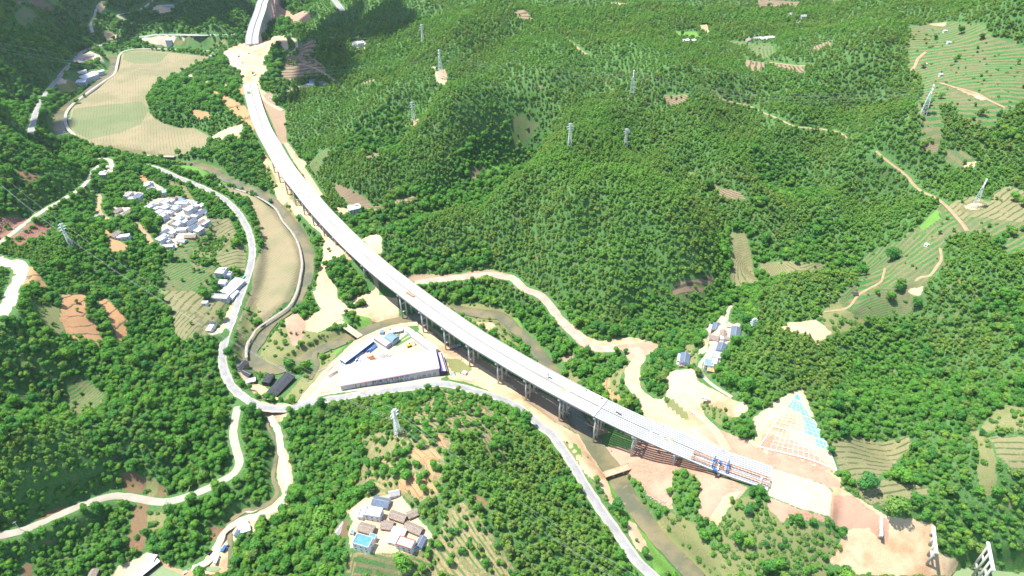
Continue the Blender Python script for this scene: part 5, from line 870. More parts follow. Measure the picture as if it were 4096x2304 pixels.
    # cross diaphragms and joints
for s in (s_at(*gp(T(1,1,(300,150)),DZ)[0][:2]),s_at(*gp(T(1,1,(700,690)),DZ)[0][:2]),s_at(*gp(T(1,1,(1300,1290)),DZ)[0][:2])): sweep([(.3,.004),(.3,.02),(26.7,.02),(26.7,.004)],s,s+.7,'expansion_joint','pier',via,.7)
PS=[s_at(*p) for p in ((-133.6,621.1),(-106,590.5),(-78.3,561.5),(-50.1,532.9),(-19.5,505.4),(10.4,479.3),(41.8,453.6),(73.6,429.2),(106.2,406),(140.2,383.9),(173.7,363.4))]
PS+=[s_at(-133.6,621.1)-40*k for k in range(2,12)]
def bent(s,o0,o1,par,zc,zoff=None):
    cxy,an=onl(s,(o0+o1)/2); e=par
    g=[hz(*onl(s,o0+(o1-o0)*f)[0])-1.0 for f in (.24,.76)]
    mb=MB(); mb.box(cxy[0]-VO.x,cxy[1]-VO.y,zc-1.7,1.9,o1-o0,1.7,an); pr=mb.build('pier_cap','pier',e)
    for f,gg in zip((.24,.76),g):
        p,_=onl(s,o0+(o1-o0)*f); h=zc-1.7-gg
        if h<.6: continue
        MB().bar((p[0]-VO.x,p[1]-VO.y,gg),(p[0]-VO.x,p[1]-VO.y,zc-1.65),1.9,1.75,14).build('column','pier',pr,True)
    h=zc-1.7-max(g)
    for q in ([.45] if h<20 else [.28,.62]):
        if h>9:
            zz=max(g)+1+h*q; a_,_=onl(s,o0+(o1-o0)*.24); b_,_=onl(s,o0+(o1-o0)*.76); MB().bar((a_[0]-VO.x,a_[1]-VO.y,zz),(b_[0]-VO.x,b_[1]-VO.y,zz),1.3).build('tie_beam','pier',pr)
for s in PS:
    for a,b in CW:
        if hz(*onl(s,(a+b)/2)[0])<DZ-6: bent(s,a+.2,b-.2,via,DZ-2.9)
MB().box(*(onl(SEND+.8,13.5)[0]-np.array([VO.x,VO.y])),DZ-7,1.6,27,6.6,onl(SEND-4,13.5)[1]).build('abutment','pier',via)
sweep([(.6,-3),(.6,.02),(26.5,.02),(26.5,-3)],-6,0,'approach_slab','deck',via)
# far viaduct
FV=np.array([[-560,1520],[-574,1570],[-592,1655],[-606,1735],[-616,1790],[-628,1850],[-640,1950],[-640,2040]],float); FS=resamp(np.c_[FV,np.zeros(len(FV))],3)[:,:2]
fv=empty('far_viaduct',(-560,1520,0),0,'distant grey curving viaduct with tall slab piers at the top of the valley','bridge')
def fsec(i,o): t=FS[min(i+1,len(FS)-1)]-FS[max(i-1,0)]; t=t/np.linalg.norm(t); return FS[i]+np.array([t[1],-t[0]])*o, math.atan2(t[1],t[0])
def fsweep(sec,name,mat,i0=0):
    mb=MB(); m=len(sec)
    for i in range(i0,len(FS)):
        for o,zz in sec: p,_=fsec(i,o); mb.v.append((p[0]+560,p[1]-1520,45+zz))
    for i in range(len(FS)-i0-1):
        for k in range(m): a=i*m+k; b=i*m+(k+1)%m; mb.f.append((a,b,b+m,a+m))
    mb.f+=[tuple(reversed(range(m)))]; return mb.build(name,mat,fv)
for a in (-14,.7):
    fsweep([(a,-2.4),(a,0),(a+13.3,0),(a+13.3,-2.4)],'deck','beam')
    for o in (a,a+12.9): fsweep([(o,.02),(o,1.1),(o+.4,1.1),(o+.4,.02)],'parapet','beam')
for i in range(14,len(FS),13):
    for a in (-7.3,7.3):
        p,an=fsec(i,a); g=hz(p[0],p[1])-2
        if 42-g>6: MB().box(p[0]+560,p[1]-1520,g,3.2,6.5,42.5-g,an).build('pier','pier',fv)
# free standing bents beyond the abutment, still waiting for their girders
def free_bent(P,zc,label,ncol=4,half=False):
    A,B_=gp(P,zc)[:,:2]; mid=(A+B_)/2; v=B_-A; L=np.linalg.norm(v); an=math.atan2(v[1],v[0]); e=empty('bridge_pier',(mid[0],mid[1],hz(*mid)),0,label,'pier','free standing bridge piers'); zb=float(e.location.z)
    for k in (-1,1):
        q=v/L*k*L/4; MB().box(q[0],q[1],zc-1.8-zb,L/2-.15,2.1,1.8,an).build('pier_cap','white',e)
        cs=[]
        for f in (-.24,.24):
            p=q+v/L*f*L/2; g=hz(mid[0]+p[0],mid[1]+p[1])-1; cs.append((p,g)); MB().bar((p[0],p[1],g-zb),(p[0],p[1],zc-1.8-zb),1.9,1.8,14).build('column','deck',e,True)
        h=zc-1.8-max(c[1] for c in cs)
        for f in ([.5] if 10<h<26 else [.33,.68] if h>=26 else []):
            zz=max(c[1] for c in cs)+h*f-zb; MB().bar((*cs[0][0],zz),(*cs[1][0],zz),1.3).build('tie_beam','deck',e)
k4=616/1456
s4=lambda *z:[(3480+a*k4,1980+b*k4) for a,b in z]
free_bent(s4((108,137),(112,385)),30,'short free standing bridge pier nearest the graded pad')
free_bent(s4((602,292),(632,548)),30,'middle one of the three free standing bridge piers, on bare yellow ground')
free_bent(s4((1118,440),(1172,712)),30,'tallest free standing bridge pier, rising from the pond at the corner')
# launching gantry
P0=gp(T(2,3,(1815,215)),DZ+4)[0][:2]; P1=gp(T(3,3,(20,490)),DZ+4)[0][:2]; v=P1-P0; L=float(np.linalg.norm(v)); an=math.atan2(v[1],v[0])
ga=empty('launching_gantry',(*P0,DZ),an,'orange lattice launching gantry with blue winches on the bare viaduct girders','crane')
for side in (-3.2,3.2):
    mb=MB(); n=int(L/3)
    for k in range(n):
        x0=k*L/n; x1=(k+1)*L/n
        for a_,b_ in (((x0,side-.7,2.2),(x1,side-.7,2.2)),((x0,side+.7,2.2),(x1,side+.7,2.2)),((x0,side,4.4),(x1,side,4.4)),((x0,side-.7,2.2),((x0+x1)/2,side,4.4)),((x0,side+.7,2.2),((x0+x1)/2,side,4.4)),(((x0+x1)/2,side,4.4),(x1,side-.7,2.2)),(((x0+x1)/2,side,4.4),(x1,side+.7,2.2)),((x0,side-.7,2.2),(x0,side+.7,2.2))): mb.bar(a_,b_,.22)
    mb.build('truss','orange',ga)
for x in (0.5,L-.6): MB().bar((x,-4,4.6),(x,4,4.6),.5).bar((x,-3.6,0),(x,-3.6,4.6),.4).bar((x,3.6,0),(x,3.6,4.6),.4).build('end_frame','orange',ga)
for x in (L*.29,L*.47): MB().box(x,0,4.4,1.2,11,.8).box(x,-5,1,1,1,3.6).box(x,5,1,1,1,3.6).box(x,0,5.2,2,2.5,1.4).build('winch_trolley','bluep',ga)
MB().box(L*.37,-.5,4.5,2.6,3,2).box(L*.33,-7.5,.3,3.5,2.0,2.6).build('control_cabin','bluep',ga); MB().box(L*.36,0,0,1.2,12,2.2).box(L*.9,0,0,1,9,2.2).build('front_leg','steel',ga)
# ------------------------------------------------------------------ buildings
def windows(par,w_,d_,h_,fl,wm='glass'):
    fh=h_/fl; n=max(1,int(w_/4)); k=0
    for f in range(fl):
        for i in range(n):
            x=-w_/2+(i+.5)*w_/n; 
            if f==0 and i==n//2 and n>1: MB().box(x,-d_/2-.03,.05,1.1,.1,2.1).build('door','wood',par); continue
            MB().box(x,-d_/2-.03,f*fh+.9,1.3,.1,1.2).build('window','glass',par)
        MB().box(w_/2+.03,0,f*fh+.9,.1,1.2,1.2).build('window','glass',par); MB().box(-w_/2-.03,0,f*fh+.9,.1,1.2,1.2).build('window','glass',par)
for it,q in zip(BL,BP):
    st,P,w_,d_,h_,rz,rm,wm,lab=it; big=w_*d_>30
    nm={'flat':'house','gable':'house','shed':'shed'}[st] if big else 'hut'; nm='barn' if 'barn' in lab else nm
    zf=min(float(hz(q[0]+a,q[1]+b)) for a in (-w_/3,w_/3) for b in (-d_/3,d_/3)); base=float(q[2])
    e=empty(nm,(q[0],q[1],base),R(rz),lab,'house' if nm in('house',) else nm)
    dz=min(0,zf-base)-1.2; far_=q[1]>1150
    if st=='flat':
        MB().box(0,0,dz,w_,d_,h_-dz-.02).build('wall',wm,e)
        MB().box(0,0,h_,w_-.5,d_-.5,.12).build('roof',rm,e)
        if big:
            pm='red' if 'red' in lab and 'grey roof edged' in lab else 'white' if wm!='dark' else 'grey'
            t=.28; MB().box(0,-d_/2+t/2,h_,w_,t,.8).box(0,d_/2-t/2,h_,w_,t,.8).box(-w_/2+t/2,0,h_,t,d_-2*t,.8).box(w_/2-t/2,0,h_,t,d_-2*t,.8).build('parapet',pm,e)
            if h_>=5 and rm in('white','roofwhite'): MB().box(w_*.22,d_*.25,h_+.12,w_*.3,d_*.25,2.3).build('stair_hut','wallblue',e)
        if not far_ or big: windows(e,w_,d_,h_,max(1,int(h_/3)))
    else:
        lng=d_>=w_; a,b=(w_,d_) if lng else (d_,w_); rise=a*(.24 if st=='gable' else .1); ax_='y' if lng else 'x'
        eh=h_-rise if st=='gable' else h_-rise
        MB().prism([(-a/2,dz),(a/2,dz),(a/2,eh),(0,eh+rise-.06),(-a/2,eh)],-b/2,b/2,ax_).build('wall',wm,e)
        o=.5; k=rise/(a/2)
        MB().prism([(-a/2-o,eh-k*o+.02),(0,eh+rise+.02),(0,eh+rise+.22),(-a/2-o,eh-k*o+.22)],-b/2-o,b/2+o,ax_).prism([(a/2+o,eh-k*o+.22),(.001,eh+rise+.22),(.001,eh+rise+.02),(a/2+o,eh-k*o+.02)],-b/2-o,b/2+o,ax_).build('roof',rm,e)
        if st=='gable' and big: MB().prism([(-.25,eh+rise+.1),(.25,eh+rise+.1),(.12,eh+rise+.4),(-.12,eh+rise+.4)],-b/2-o-.02,b/2+o+.02,ax_).build('ridge','grey',e)
        if big and wm!='dark': windows(e,w_,d_,max(2.6,eh),1)
# ------------------------------------------------------------------ steel fabrication works
def quad_thing(name,a,b,depth,z0,h,label,cat='building'):
    """front wall from a to b on the ground, pushed back by depth"""
    a=np.array(a);b=np.array(b); v=b-a; L=float(np.linalg.norm(v)); return empty(name,(a[0],a[1],z0),math.atan2(v[1],v[0]),label,cat),L
f,L=quad_thing('factory_hall',(-179.5,497.5),(-79.3,520.4),30,9,9,'long steel works hall with pink roof and blue lettered signs on its wall')
Dp=30.0; H=11.2; sec=[]
MB().box(L/2,Dp/2,-1,L,Dp,H+.9).build('wall','cladding',f)
n=14; arc=[(Dp/2-math.cos(math.pi*i/n)*(Dp/2+.45), H+math.sin(math.pi*i/n)*3.2) for i in range(n+1)]
MB().prism(arc[::-1]+[(u,z-.25) for u,z in arc],-.8,L+.8,'x').build('roof','pinkroof',f)
MB().prism([(u,z-.3) for u,z in arc][::-1]+[(Dp/2+6,H-.1),(Dp/2-6,H-.1)],-.02,.3,'x').prism([(u,z-.3) for u,z in arc][::-1]+[(Dp/2+6,H-.1),(Dp/2-6,H-.1)],L-.3,L+.02,'x').build('gable_wall','roofwhite',f)
MB().box(L*.42,-.6,H-.35,L*.55,.2,.7).build('red_fascia',flat('faded_red_strip',(.60,.32,.34),None,.2),f)
for i in range(12): MB().box(L*(.13+.062*i),Dp/2-2,H+3.22,.35,5.5,.5).build('roof_vent','pinkroof',f)
for x in (.147,.195,.25,.315,.363,.41,.462,.52,.575): MB().box(L*x,-.09,0,.9,.14,H-1.5).build('downpipe','thatch',f)
font=None
def sign(x,z,ch,logo=False):
    s=MB().box(x,-.22,z,3.1,.16,2.6).build('sign_panel','panel',f)
    if logo:
        MB().box(x,-.38,z+.45,1.3,.1,1.3).box(x-.1,-.42,z+.7,.6,.06,1.2).build('emblem','lilac',s); return
    c=bpy.data.curves.new('sign_character','FONT'); c.body=ch; c.size=2.5; c.align_x='CENTER'; c.align_y='CENTER'; c.extrude=.03; o=bpy.data.objects.new('sign_character',c); C.objects.link(o)
    dg=bpy.context.evaluated_depsgraph_get(); mesh=bpy.data.meshes.new_from_object(o.evaluated_get(dg)); bpy.data.objects.remove(o)
    mesh.materials.clear(); mesh.materials.append(MT['white']); m=bpy.data.objects.new('sign_character',mesh); C.objects.link(m); m.parent=s; m.location=(x,-.34,z+1.3); m.rotation_euler=(math.pi/2,0,0)
for x,ch in zip((.065,.12,.175,.23),'诚信经营'): sign(L*x,2.6,ch)
for x,ch in zip((.31,.362,.417,.47),'品质为本'): sign(L*x,2.9,ch)
for x,ch in zip((.55,.602,.657,.712),'用心管理'): sign(L*x,3.0,ch)
for x,ch in zip((.787,.84,.895,.95),'精工筑造'): sign(L*x,3.4,ch)
for i,ch in enumerate('标广西路桥集团'): sign(L*(.335+.0555*i),7.0,ch,i==0)
e=empty('lean_to',(-79,519.5,9),R(15),'violet and lilac curved sheet roof at the right end of the long hall','shed'); MB().box(4.2,14.5,-1,8.2,29,7.5).build('wall','dark',e)
MB().prism([(-.2,7.9),(4.4,7.3),(4.4,7.0),(-.2,7.6)],0,30).build('inner_roof','violet',e); MB().prism([(4.42,7.3),(8.8,6.0),(8.8,5.7),(4.42,7.0)],0,30).build('outer_roof','lilac',e)
def gabled(name,x,y,z,w_,d_,h_,rz,rm,wm,label,cat='shed',curved=False,win=0,winm='bluep'):
    e=empty(name,(x,y,z),R(rz),label,cat); MB().box(0,0,-1,w_,d_,h_+.95).build('wall',wm,e); rise=d_*.14; n=8
    arc=[(-math.cos(math.pi*i/n)*(d_/2+.5),h_+math.sin(math.pi*i/n)*d_*.28) for i in range(n+1)] if curved else [(-d_/2-.5,h_),(0,h_+rise),(d_/2+.5,h_)]
    MB().prism(arc[::-1]+[(u,q-.2) for u,q in arc],-w_/2-.5,w_/2+.5,'x').build('roof',rm,e)
    if not curved: MB().prism([(-d_/2,h_-.1),(d_/2,h_-.1),(0,h_+rise-.2)],-w_/2+.01,w_/2-.01,'x').build('gable_wall',wm,e)
    for i in range(win): MB().box(-w_/2+(i+.5)*w_/win,-d_/2-.05,.9,w_/win*.6,.12,1.6).build('window',winm,e)
    return e
d1=np.array([-183.5,539.0]); d2=np.array([-157.0,573.5]); v=d2-d1; an=math.degrees(math.atan2(v[1],v[0])); mid=(d1+d2)/2+np.array([-math.sin(R(an)),math.cos(R(an))])*4.2
gabled('site_dormitory',mid[0],mid[1],9,float(np.linalg.norm(v)),8.4,5.2,an,'roofwhite','bluep','long white roofed site dormitory with a row of blue framed windows','building',False,14,'glass')
gabled('round_roof_shed',-137.6,578,9,12,11,4.5,-38,'bluetile','wallblue','pale blue barrel roofed shed in the works yard','shed',True)
gabled('pink_roof_shed',-148,574.5,9,22,6.5,4.2,-42,'pinkroof','wallblue','pale pink barrel roofed shed next to the blue one in the works yard','shed',True)
gabled('white_site_office',-133.5,594,9,11,6.5,3.2,13,'roofwhite','wallblue','small white site office behind the works yard lawns','building',False,5,'glass')
gabled('white_store',-117.5,589,9,15,5,4,-50,'roofwhite','wallblue','narrow white store at the far corner of the works yard','building')
a1=np.array([-113,583.5]); a2=np.array([-86,556]); mid=(a1+a2)/2; gabled('pink_annex',mid[0],mid[1],9,38,8,5,math.degrees(math.atan2(a2[1]-a1[1],a2[0]-a1[0])),'pinkroof','white','long faded pink roof running from the hall to the back of the works yard','building')
e=empty('yard_wall',(-104,581,9),R(-46),'white boundary wall on the viaduct side of the works yard','wall'); MB().box(0,0,-.5,44,.35,2.8).build('wall_panel','white',e); [MB().box(-22+i*4.4,0,2.3,.6,.5,.3).build('pier','grey',e) for i in range(11)]
e=gabled('net_greenhouse',-246.5,510.5,9,30,13,2.8,66,'dark','dark','long black netted growing house beside the stream','greenhouse'); gabled('arched_shelter',-262,518,9,12,9,2.5,78,'dark','dark','short black arched shelter left of the long netted growing house','greenhouse',True)
# materials and machines in the works yard
def yard_stack(name,P,z,label,cat,mat,n,L_,w_,an,hh=.5,sp=.9,group=None):
    q=gp(P,z)[0]; e=empty(name,(q[0],q[1],z),R(an),label,cat,group); r=random.Random(int(q[0]*7)); mb=[MB() for _ in range(2)]
    for i in range(n): mb[i%2].box((i-n/2)*sp+r.uniform(-.2,.2),r.uniform(-.8,.8),r.choice([0,hh*.9]),w_,L_*r.uniform(.7,1),hh,r.uniform(-.12,.12))
    for k,(b,mm) in enumerate(zip(mb,mat)): b.build(('lower_layer','upper_layer')[k],mm,e)
    return e
yard_stack('steel_pipes',T(1,2,(1170,615)),9.1,'bundle of blue steel pipes lying behind the dormitory','pipes',('bluetile','bluep'),6,15,.9,-42,.9,1.0)
yard_stack('steel_sections',T(1,2,(1270,660)),9.1,'untidy stack of grey steel sections in the middle of the works yard','steel stack',('steel','grey'),22,9,.35,35,.4,.8)
yard_stack('crane_parts',T(1,2,(1170,712)),9.1,'orange painted crane parts stacked behind the long hall','crane parts',('orange','rust'),10,8,.5,-60,.7,.9)
yard_stack('rebar_stack',T(1,2,(1050,700)),9.1,'grey bundles stacked along the dormitory','steel stack',('steel','rock'),10,14,.8,-45,.6,1.1)
yard_stack('orange_beams',T(1,2,(710,1075)),9.1,'row of red and orange girders on the yard edge left of the hall','girders',('orange','red'),24,5,.5,12,1.0,1.0)
yard_stack('scrap_pile',T(1,2,(740,850)),9.1,'long heap of scrap and rubble left of the hall','scrap',('rock','thatch'),14,14,1.0,-42,.8,1.2)
yard_stack('rock_heap',T(1,2,(2010,590)),8.5,'heap of broken concrete under the viaduct','rubble',('rock','beam'),10,4,1.3,20,1.2,1.3)
yard_stack('formwork_stack',T(1,2,(1130,790-30)),9.1,'pale formwork panels laid out left of the stacks behind the hall','formwork',('beam','white'),9,9,1.6,-50,.6,2.0)
yard_stack('tool_crates',T(1,2,(1000,720)),9.1,'row of blue and grey crates below the dormitory','crates',('bluep','steel'),8,3,1.6,-42,1.4,2.2)
yard_stack('gravel_bags',T(1,2,(880,770)),9.1,'bright green and white bags at the lower end of the dormitory','bags',('teal','white'),7,3,1.2,-42,1.0,1.5)
yard_stack('steel_coils',T(1,2,(1320,690)),9.1,'brown steel bars heaped behind the long hall','steel stack',('thatch','steel'),14,7,.4,-20,.5,1.0)
yard_stack('concrete_blocks',T(1,2,(2120,930)),9.2,'row of white concrete blocks right of the tent','blocks',('white','beam'),9,2.5,1.2,5,1.0,3.0)
# lawns and white path of the yard garden
for P in (T(1,2,(1400,480),(1450,455),(1440,520),(1420,560)),T(1,2,(1470,500),(1530,455),(1545,475),(1410,560)),T(1,2,(1400,575),(1560,480),(1570,500),(1420,590))):
    W=gp(P,9.03); o=MB().poly([tuple(w_) for w_ in W]).build('lawn',flat('lawn',(.10,.22,.05),None,.8)); tag(o,kind='structure')
# tent
e=empty('tepee_tent',tuple(gp(T(1,2,(1985,880)),9.6)[0]),.3,'white and teal pointed tent right of the long hall','tent')
MB().poly([(-3,-3,0),(3,-3,0),(0,0,5.5)]).poly([(3,3,0),(-3,3,0),(0,0,5.5)]).build('white_panel','white',e); MB().poly([(3,-3,0),(3,3,0),(0,0,5.5)]).poly([(-3,3,0),(-3,-3,0),(0,0,5.5)]).build('teal_panel','teal',e)
# ------------------------------------------------------------------ timber and earth bridges
def bridge(name,Pa,Pb,za,zb,w_,mat,label,plank=True):
    a=gp(Pa,za)[0]; b=gp(Pb,zb)[0]; v=b-a; L=float(np.linalg.norm(v[:2])); an=math.atan2(v[1],v[0]); e=empty(name,tuple(a),an,label,'bridge')
    MB().box(L/2,0,-.7,L+3,w_,.7).build('deck',mat,e)
    for s in (-1,1):
        MB().box(L/2,s*(w_/2-.15),.01,L+2,.25,.35).build('kerb','wood' if plank else 'beam',e)
    for f_ in (.3,.7): MB().box(L*f_,0,-4.5,.9,w_*.8,3.8).build('support','pier',e)
    return e,L
e,L=bridge('temporary_bridge',T(2,3,(940,425)),T(2,3,(1185,345)),7.5,7.5,7,'wood','timber planked temporary bridge across the river beneath the unfinished viaduct')
for i in range(int(L/1.6)): MB().box(i*1.6+.8,0,.012,1.1,6.2,.1).build('plank','sandroad',e)
bridge('causeway_bridge',T(1,2,(845,345)),T(1,2,(1040,490)),11.2,10.2,7.5,'sandroad','narrow sandy causeway bridge crossing the river to the works yard',False)
bridge('footbridge',T(0,0,(515,1375)),T(0,0,(685,1340)),8,8,2.5,'concrete','thin footbridge over the wide river bend at the left',False)
bridge('culvert_slab',T(0,3,(1860,1410)),T(0,3,(1910,1385)),10.3,10.3,3,'concrete','small concrete slab crossing near the round pond',False)
# revetment wall along the middle river bank
P=T(0,1,(2000,345),(2200,400),(2400,460),(2560,515))+T(1,1,(180,635),(270,775),(370,900),(430,1020),(462,1180),(450,1310),(420,1449))+T(1,2,(390,80),(330,180),(200,275),(60,370),(0,420))+T(0,2,(2530,490),(2490,560),(2475,640),(2480,700))
W=resamp(gp(P,9.2),4); o=ribbon(W,3.0,.25,4,.1).build('river_wall','rock'); tag(o,'grey stone river wall curving round the straw coloured field','wall')
# ------------------------------------------------------------------ slope protection grid
def tri_region(name,label):
    A=hit(T(3,2,(250,1060)))[0]; return A
def on_ground(x,y,dz): return (x,y,float(hz(x,y))+dz)
cr_=hit(T(3,2,(300,1050))+T(2,3,(2490,150))+T(3,3,(690,390))); ap,bl,br=cr_
gr=empty('slope_grid',tuple(map(float,bl)),0,'triangular concrete slope grid partly covered with turquoise netting','retaining structure'); gO=np.array(gr.location)
def P2(u,v):
    """u along the foot 0..1, v up the slope 0..1"""
    l=bl+(ap-bl)*v; r=br+(ap-br)*v; q=l+(r-l)*u; return q
def gstrip(u0,v0,u1,v1,w_,mat,name,n=14,dz=.5):
    pts=[]
    for k in range(n+1):
        q=P2(u0+(u1-u0)*k/n,v0+(v1-v0)*k/n); pts.append(q[:2])
    pts=np.array(pts); t=np.gradient(pts,axis=0); t/=np.linalg.norm(t,axis=1)[:,None]+1e-9; nn=np.c_[-t[:,1],t[:,0]]*w_/2; mb=MB()
    for p,q in zip(pts,nn):
        for s in (-1,1):
            z=float(hz(p[0]+q[0]*s,p[1]+q[1]*s)); mb.v.append((p[0]+q[0]*s-gO[0],p[1]+q[1]*s-gO[1],z+dz-gO[2]))
    for k in range(n): mb.f.append((2*k,2*k+1,2*k+3,2*k+2))
    return mb.build(name,mat,gr)
TH_=[0,.30,.62,.86]
for v in TH_: gstrip(0,v,1,v,1.6,'deck','bench')
gstrip(0,0,0,1,1.2,'deck','edge_beam'); gstrip(1,0,1,1,1.6,'deck','edge_beam')
for k,(v0,v1) in enumerate(((0.012,.29),(.31,.61),(.63,.85))):
    nr=5; wid=np.linalg.norm((P2(1,v0)-P2(0,v0))[:2]); nc=max(4,int(wid/4.4))
    u00=.13 if k==0 else 0
    for i in range(1,nr): gstrip(u00,v0+(v1-v0)*i/nr,1,v0+(v1-v0)*i/nr,.55,'deck','cross_beam')
    for i in range(1,nc):
        if i/nc>=u00: gstrip(i/nc,v0,i/nc,v1,.55,'deck','rib',6)
def net(u0,u1,v0,v1):
    n=14; mb=MB()
    for a in range(n+1):
        for b in range(n+1):
            q=P2(u0+(u1-u0)*a/n,v0+(v1-v0)*b/n); mb.v.append((q[0]-gO[0],q[1]-gO[1],float(hz(q[0],q[1]))+.28-gO[2]))
    for a in range(n):
        for b in range(n): i=a*(n+1)+b; mb.f.append((i,i+1,i+n+2,i+n+1))
    mb.build('net','teal',gr)
net(.04,.96,.87,.985); net(.05,.98,.64,.84); net(.62,.99,.32,.60); net(.78,.98,.20,.29)
# ------------------------------------------------------------------ pylons and power lines
def pylon(top,base,hp,z,label,rz=0.6,name='power_pylon'):
    q=hit([base])[0]; zb=float(q[2])-.3
    # height that puts the tip on the right pixel
    best=min(np.arange(18,50,.5),key=lambda h: np.hypot(*(np.array(proj([[q[0],q[1],zb+h]])[:2]).ravel()-np.array(top))))
    h=float(best); e=empty(name,(q[0],q[1],zb),rz,label,'pylon'); wb=h*(.12 if h<38 else .15); 
    def wd(z_): return wb*(1-z_/h*1.0)**1.0*.5+.55 if z_<h*.72 else .75
    lv=[0,.16,.30,.43,.55,.65,.74,.82,.9,1.0]; lv=[a*h for a in lv]
    for sx in (-1,1):
        for sy in (-1,1):
            mb=MB(); 
            for a,b_ in zip(lv[:-1],lv[1:]): mb.bar((sx*wd(a),sy*wd(a),a-(1 if a==0 else 0)),(sx*wd(b_),sy*wd(b_),b_),.34)
            mb.build('leg','steel',e)
    mb=MB()
    for a,b_ in zip(lv[:-1],lv[1:]):
        for k in range(4):
            c=[(-1,-1),(1,-1),(1,1),(-1,1)]; p0=c[k]; p1=c[(k+1)%4]
            mb.bar((p0[0]*wd(a),p0[1]*wd(a),a),(p1[0]*wd(b_),p1[1]*wd(b_),b_),.16); mb.bar((p1[0]*wd(a),p1[1]*wd(a),a),(p0[0]*wd(b_),p0[1]*wd(b_),b_),.16); mb.bar((p0[0]*wd(b_),p0[1]*wd(b_),b_),(p1[0]*wd(b_),p1[1]*wd(b_),b_),.16)
    mb.build('lattice','steel',e); tips=[]
    for f_,L_ in ((.76,4.2),(.87,5.0),(.98,3.2)):
        mb=MB(); z_=h*f_
        for s in (-1,1):
            for sy in (-.6,.6): mb.bar((0,sy,z_),(s*L_,0,z_+.2),.3).bar((0,sy,z_+1.6),(s*L_,0,z_+.2),.22)
            c,k=math.cos(rz),math.sin(rz); tips.append((q[0]+s*L_*c,q[1]+s*L_*k,zb+z_-1.2)); mb.bar((s*L_,0,z_+.2),(s*L_,0,z_-1.2),.2)
        mb.build('crossarm','steel',e)
    MB().box(-wb*.5,-wb*.5,-1,1.4,1.4,1.4).box(wb*.5,-wb*.5,-1,1.4,1.4,1.4).box(wb*.5,wb*.5,-1,1.4,1.4,1.4).box(-wb*.5,wb*.5,-1,1.4,1.4,1.4).build('footing','beam',e)
    return tips
def tt(tx,ty,p): return T(tx,ty,p)[0]
PY={}
for key,tx,ty,a,tx2,ty2,b,z_,rz,lab in [('A',1,0,(1842,500),1,0,(1862,775),118,1.2,'large silver pylon on the hill left of the picture centre top'),
 ('B',2,0,(1225,708),2,0,(1205,950),128,1.3,'silver pylon in the middle of the wooded ridge'),
 ('Cc',3,0,(1670,858),3,0,(1560,1150),166,1.2,'tall pylon standing among tea terraces at the upper right'),
 ('Dd',1,0,(1568,1030),1,0,(1590,1235),86,.3,'grey blue pylon on a white rock clearing below the large silver one'),
 ('E',2,0,(580,1245),2,1,(580,15),112,.2,'left one of two slim pylons near the top of the central hill'),
 ('F',2,0,(1160,1300),2,1,(1140,30),116,.2,'right one of two slim pylons near the top of the central hill'),
 ('G',3,1,(2184,348),3,1,(2072,635),118,.9,'pylon on straw coloured ground near the right edge'),
 ('Hh',0,1,(610,805),0,1,(718,1030),70,.9,'leaning-looking green grey pylon in the trees left of the village'),
 ('I',1,2,(1402,1225),1,3,(1430,25),80,.9,'pylon on the hill above the near farmhouses'),
 ('J',1,0,(1668,250),1,0,(1682,430),92,.4,'small distant green grey pylon behind the large silver one'),
 ('K',2,2,(2440,310),2,2,(2400,470),70,.4,'thin grey pylon with a blue base right of the farm street')]:
    PY[key]=pylon(tt(tx,ty,a),tt(tx2,ty2,b),40,z_,lab,rz)
WI=0
def wires(A,B,sag,label,idx=(0,1,2,3,4,5),rad=.17):
    for k in idx:
        a=Vector(A[k]); b=Vector(B[k]); n=18; pts=[]
        for i in range(n+1): t=i/n; p=a.lerp(b,t); p.z-=4*sag*t*(1-t); pts.append(p)
        cu=bpy.data.meshes.new('power_cable'); mb=MB()
        for p,q in zip(pts[:-1],pts[1:]): mb.bar(p,q,rad,rad,3)
        o=mb.build('power_cable','wire'); tag(o,['lower left','lower right','middle left','middle right','upper left','upper right'][k]+' cable '+label,'cable','power cables')
def ends(P,z,like):
    q=gp(P,z)[0]; b=np.array(like).mean(0); return [tuple(np.array(t)-b+q) for t in like]
L0=ends(T(0,0,(-900,250)),210,PY['A']); wires(L0,PY['A'],55,'sagging from the left edge to the silver pylon',(0,2,5))
wires(PY['A'],PY['B'],16,'between the large silver pylon and the ridge pylon',(0,2,3,5)); wires(PY['B'],PY['Cc'],22,'between the ridge pylon and the tea terrace pylon',(0,2,3,5))
L1=ends(T(0,1,(-500,-120)),150,PY['Hh']); wires(L1,PY['Hh'],10,'from the left edge down to the green grey village pylon',(0,2,3),.12); wires(PY['Hh'],PY['I'],22,'between the village pylon and the near farm pylon',(0,2,3),.11)
L2=ends(T(2,3,(1900,1900)),60,PY['I']); wires(PY['I'],L2,12,'from the near farm pylon towards the lower right',(0,1,2,5),.11)
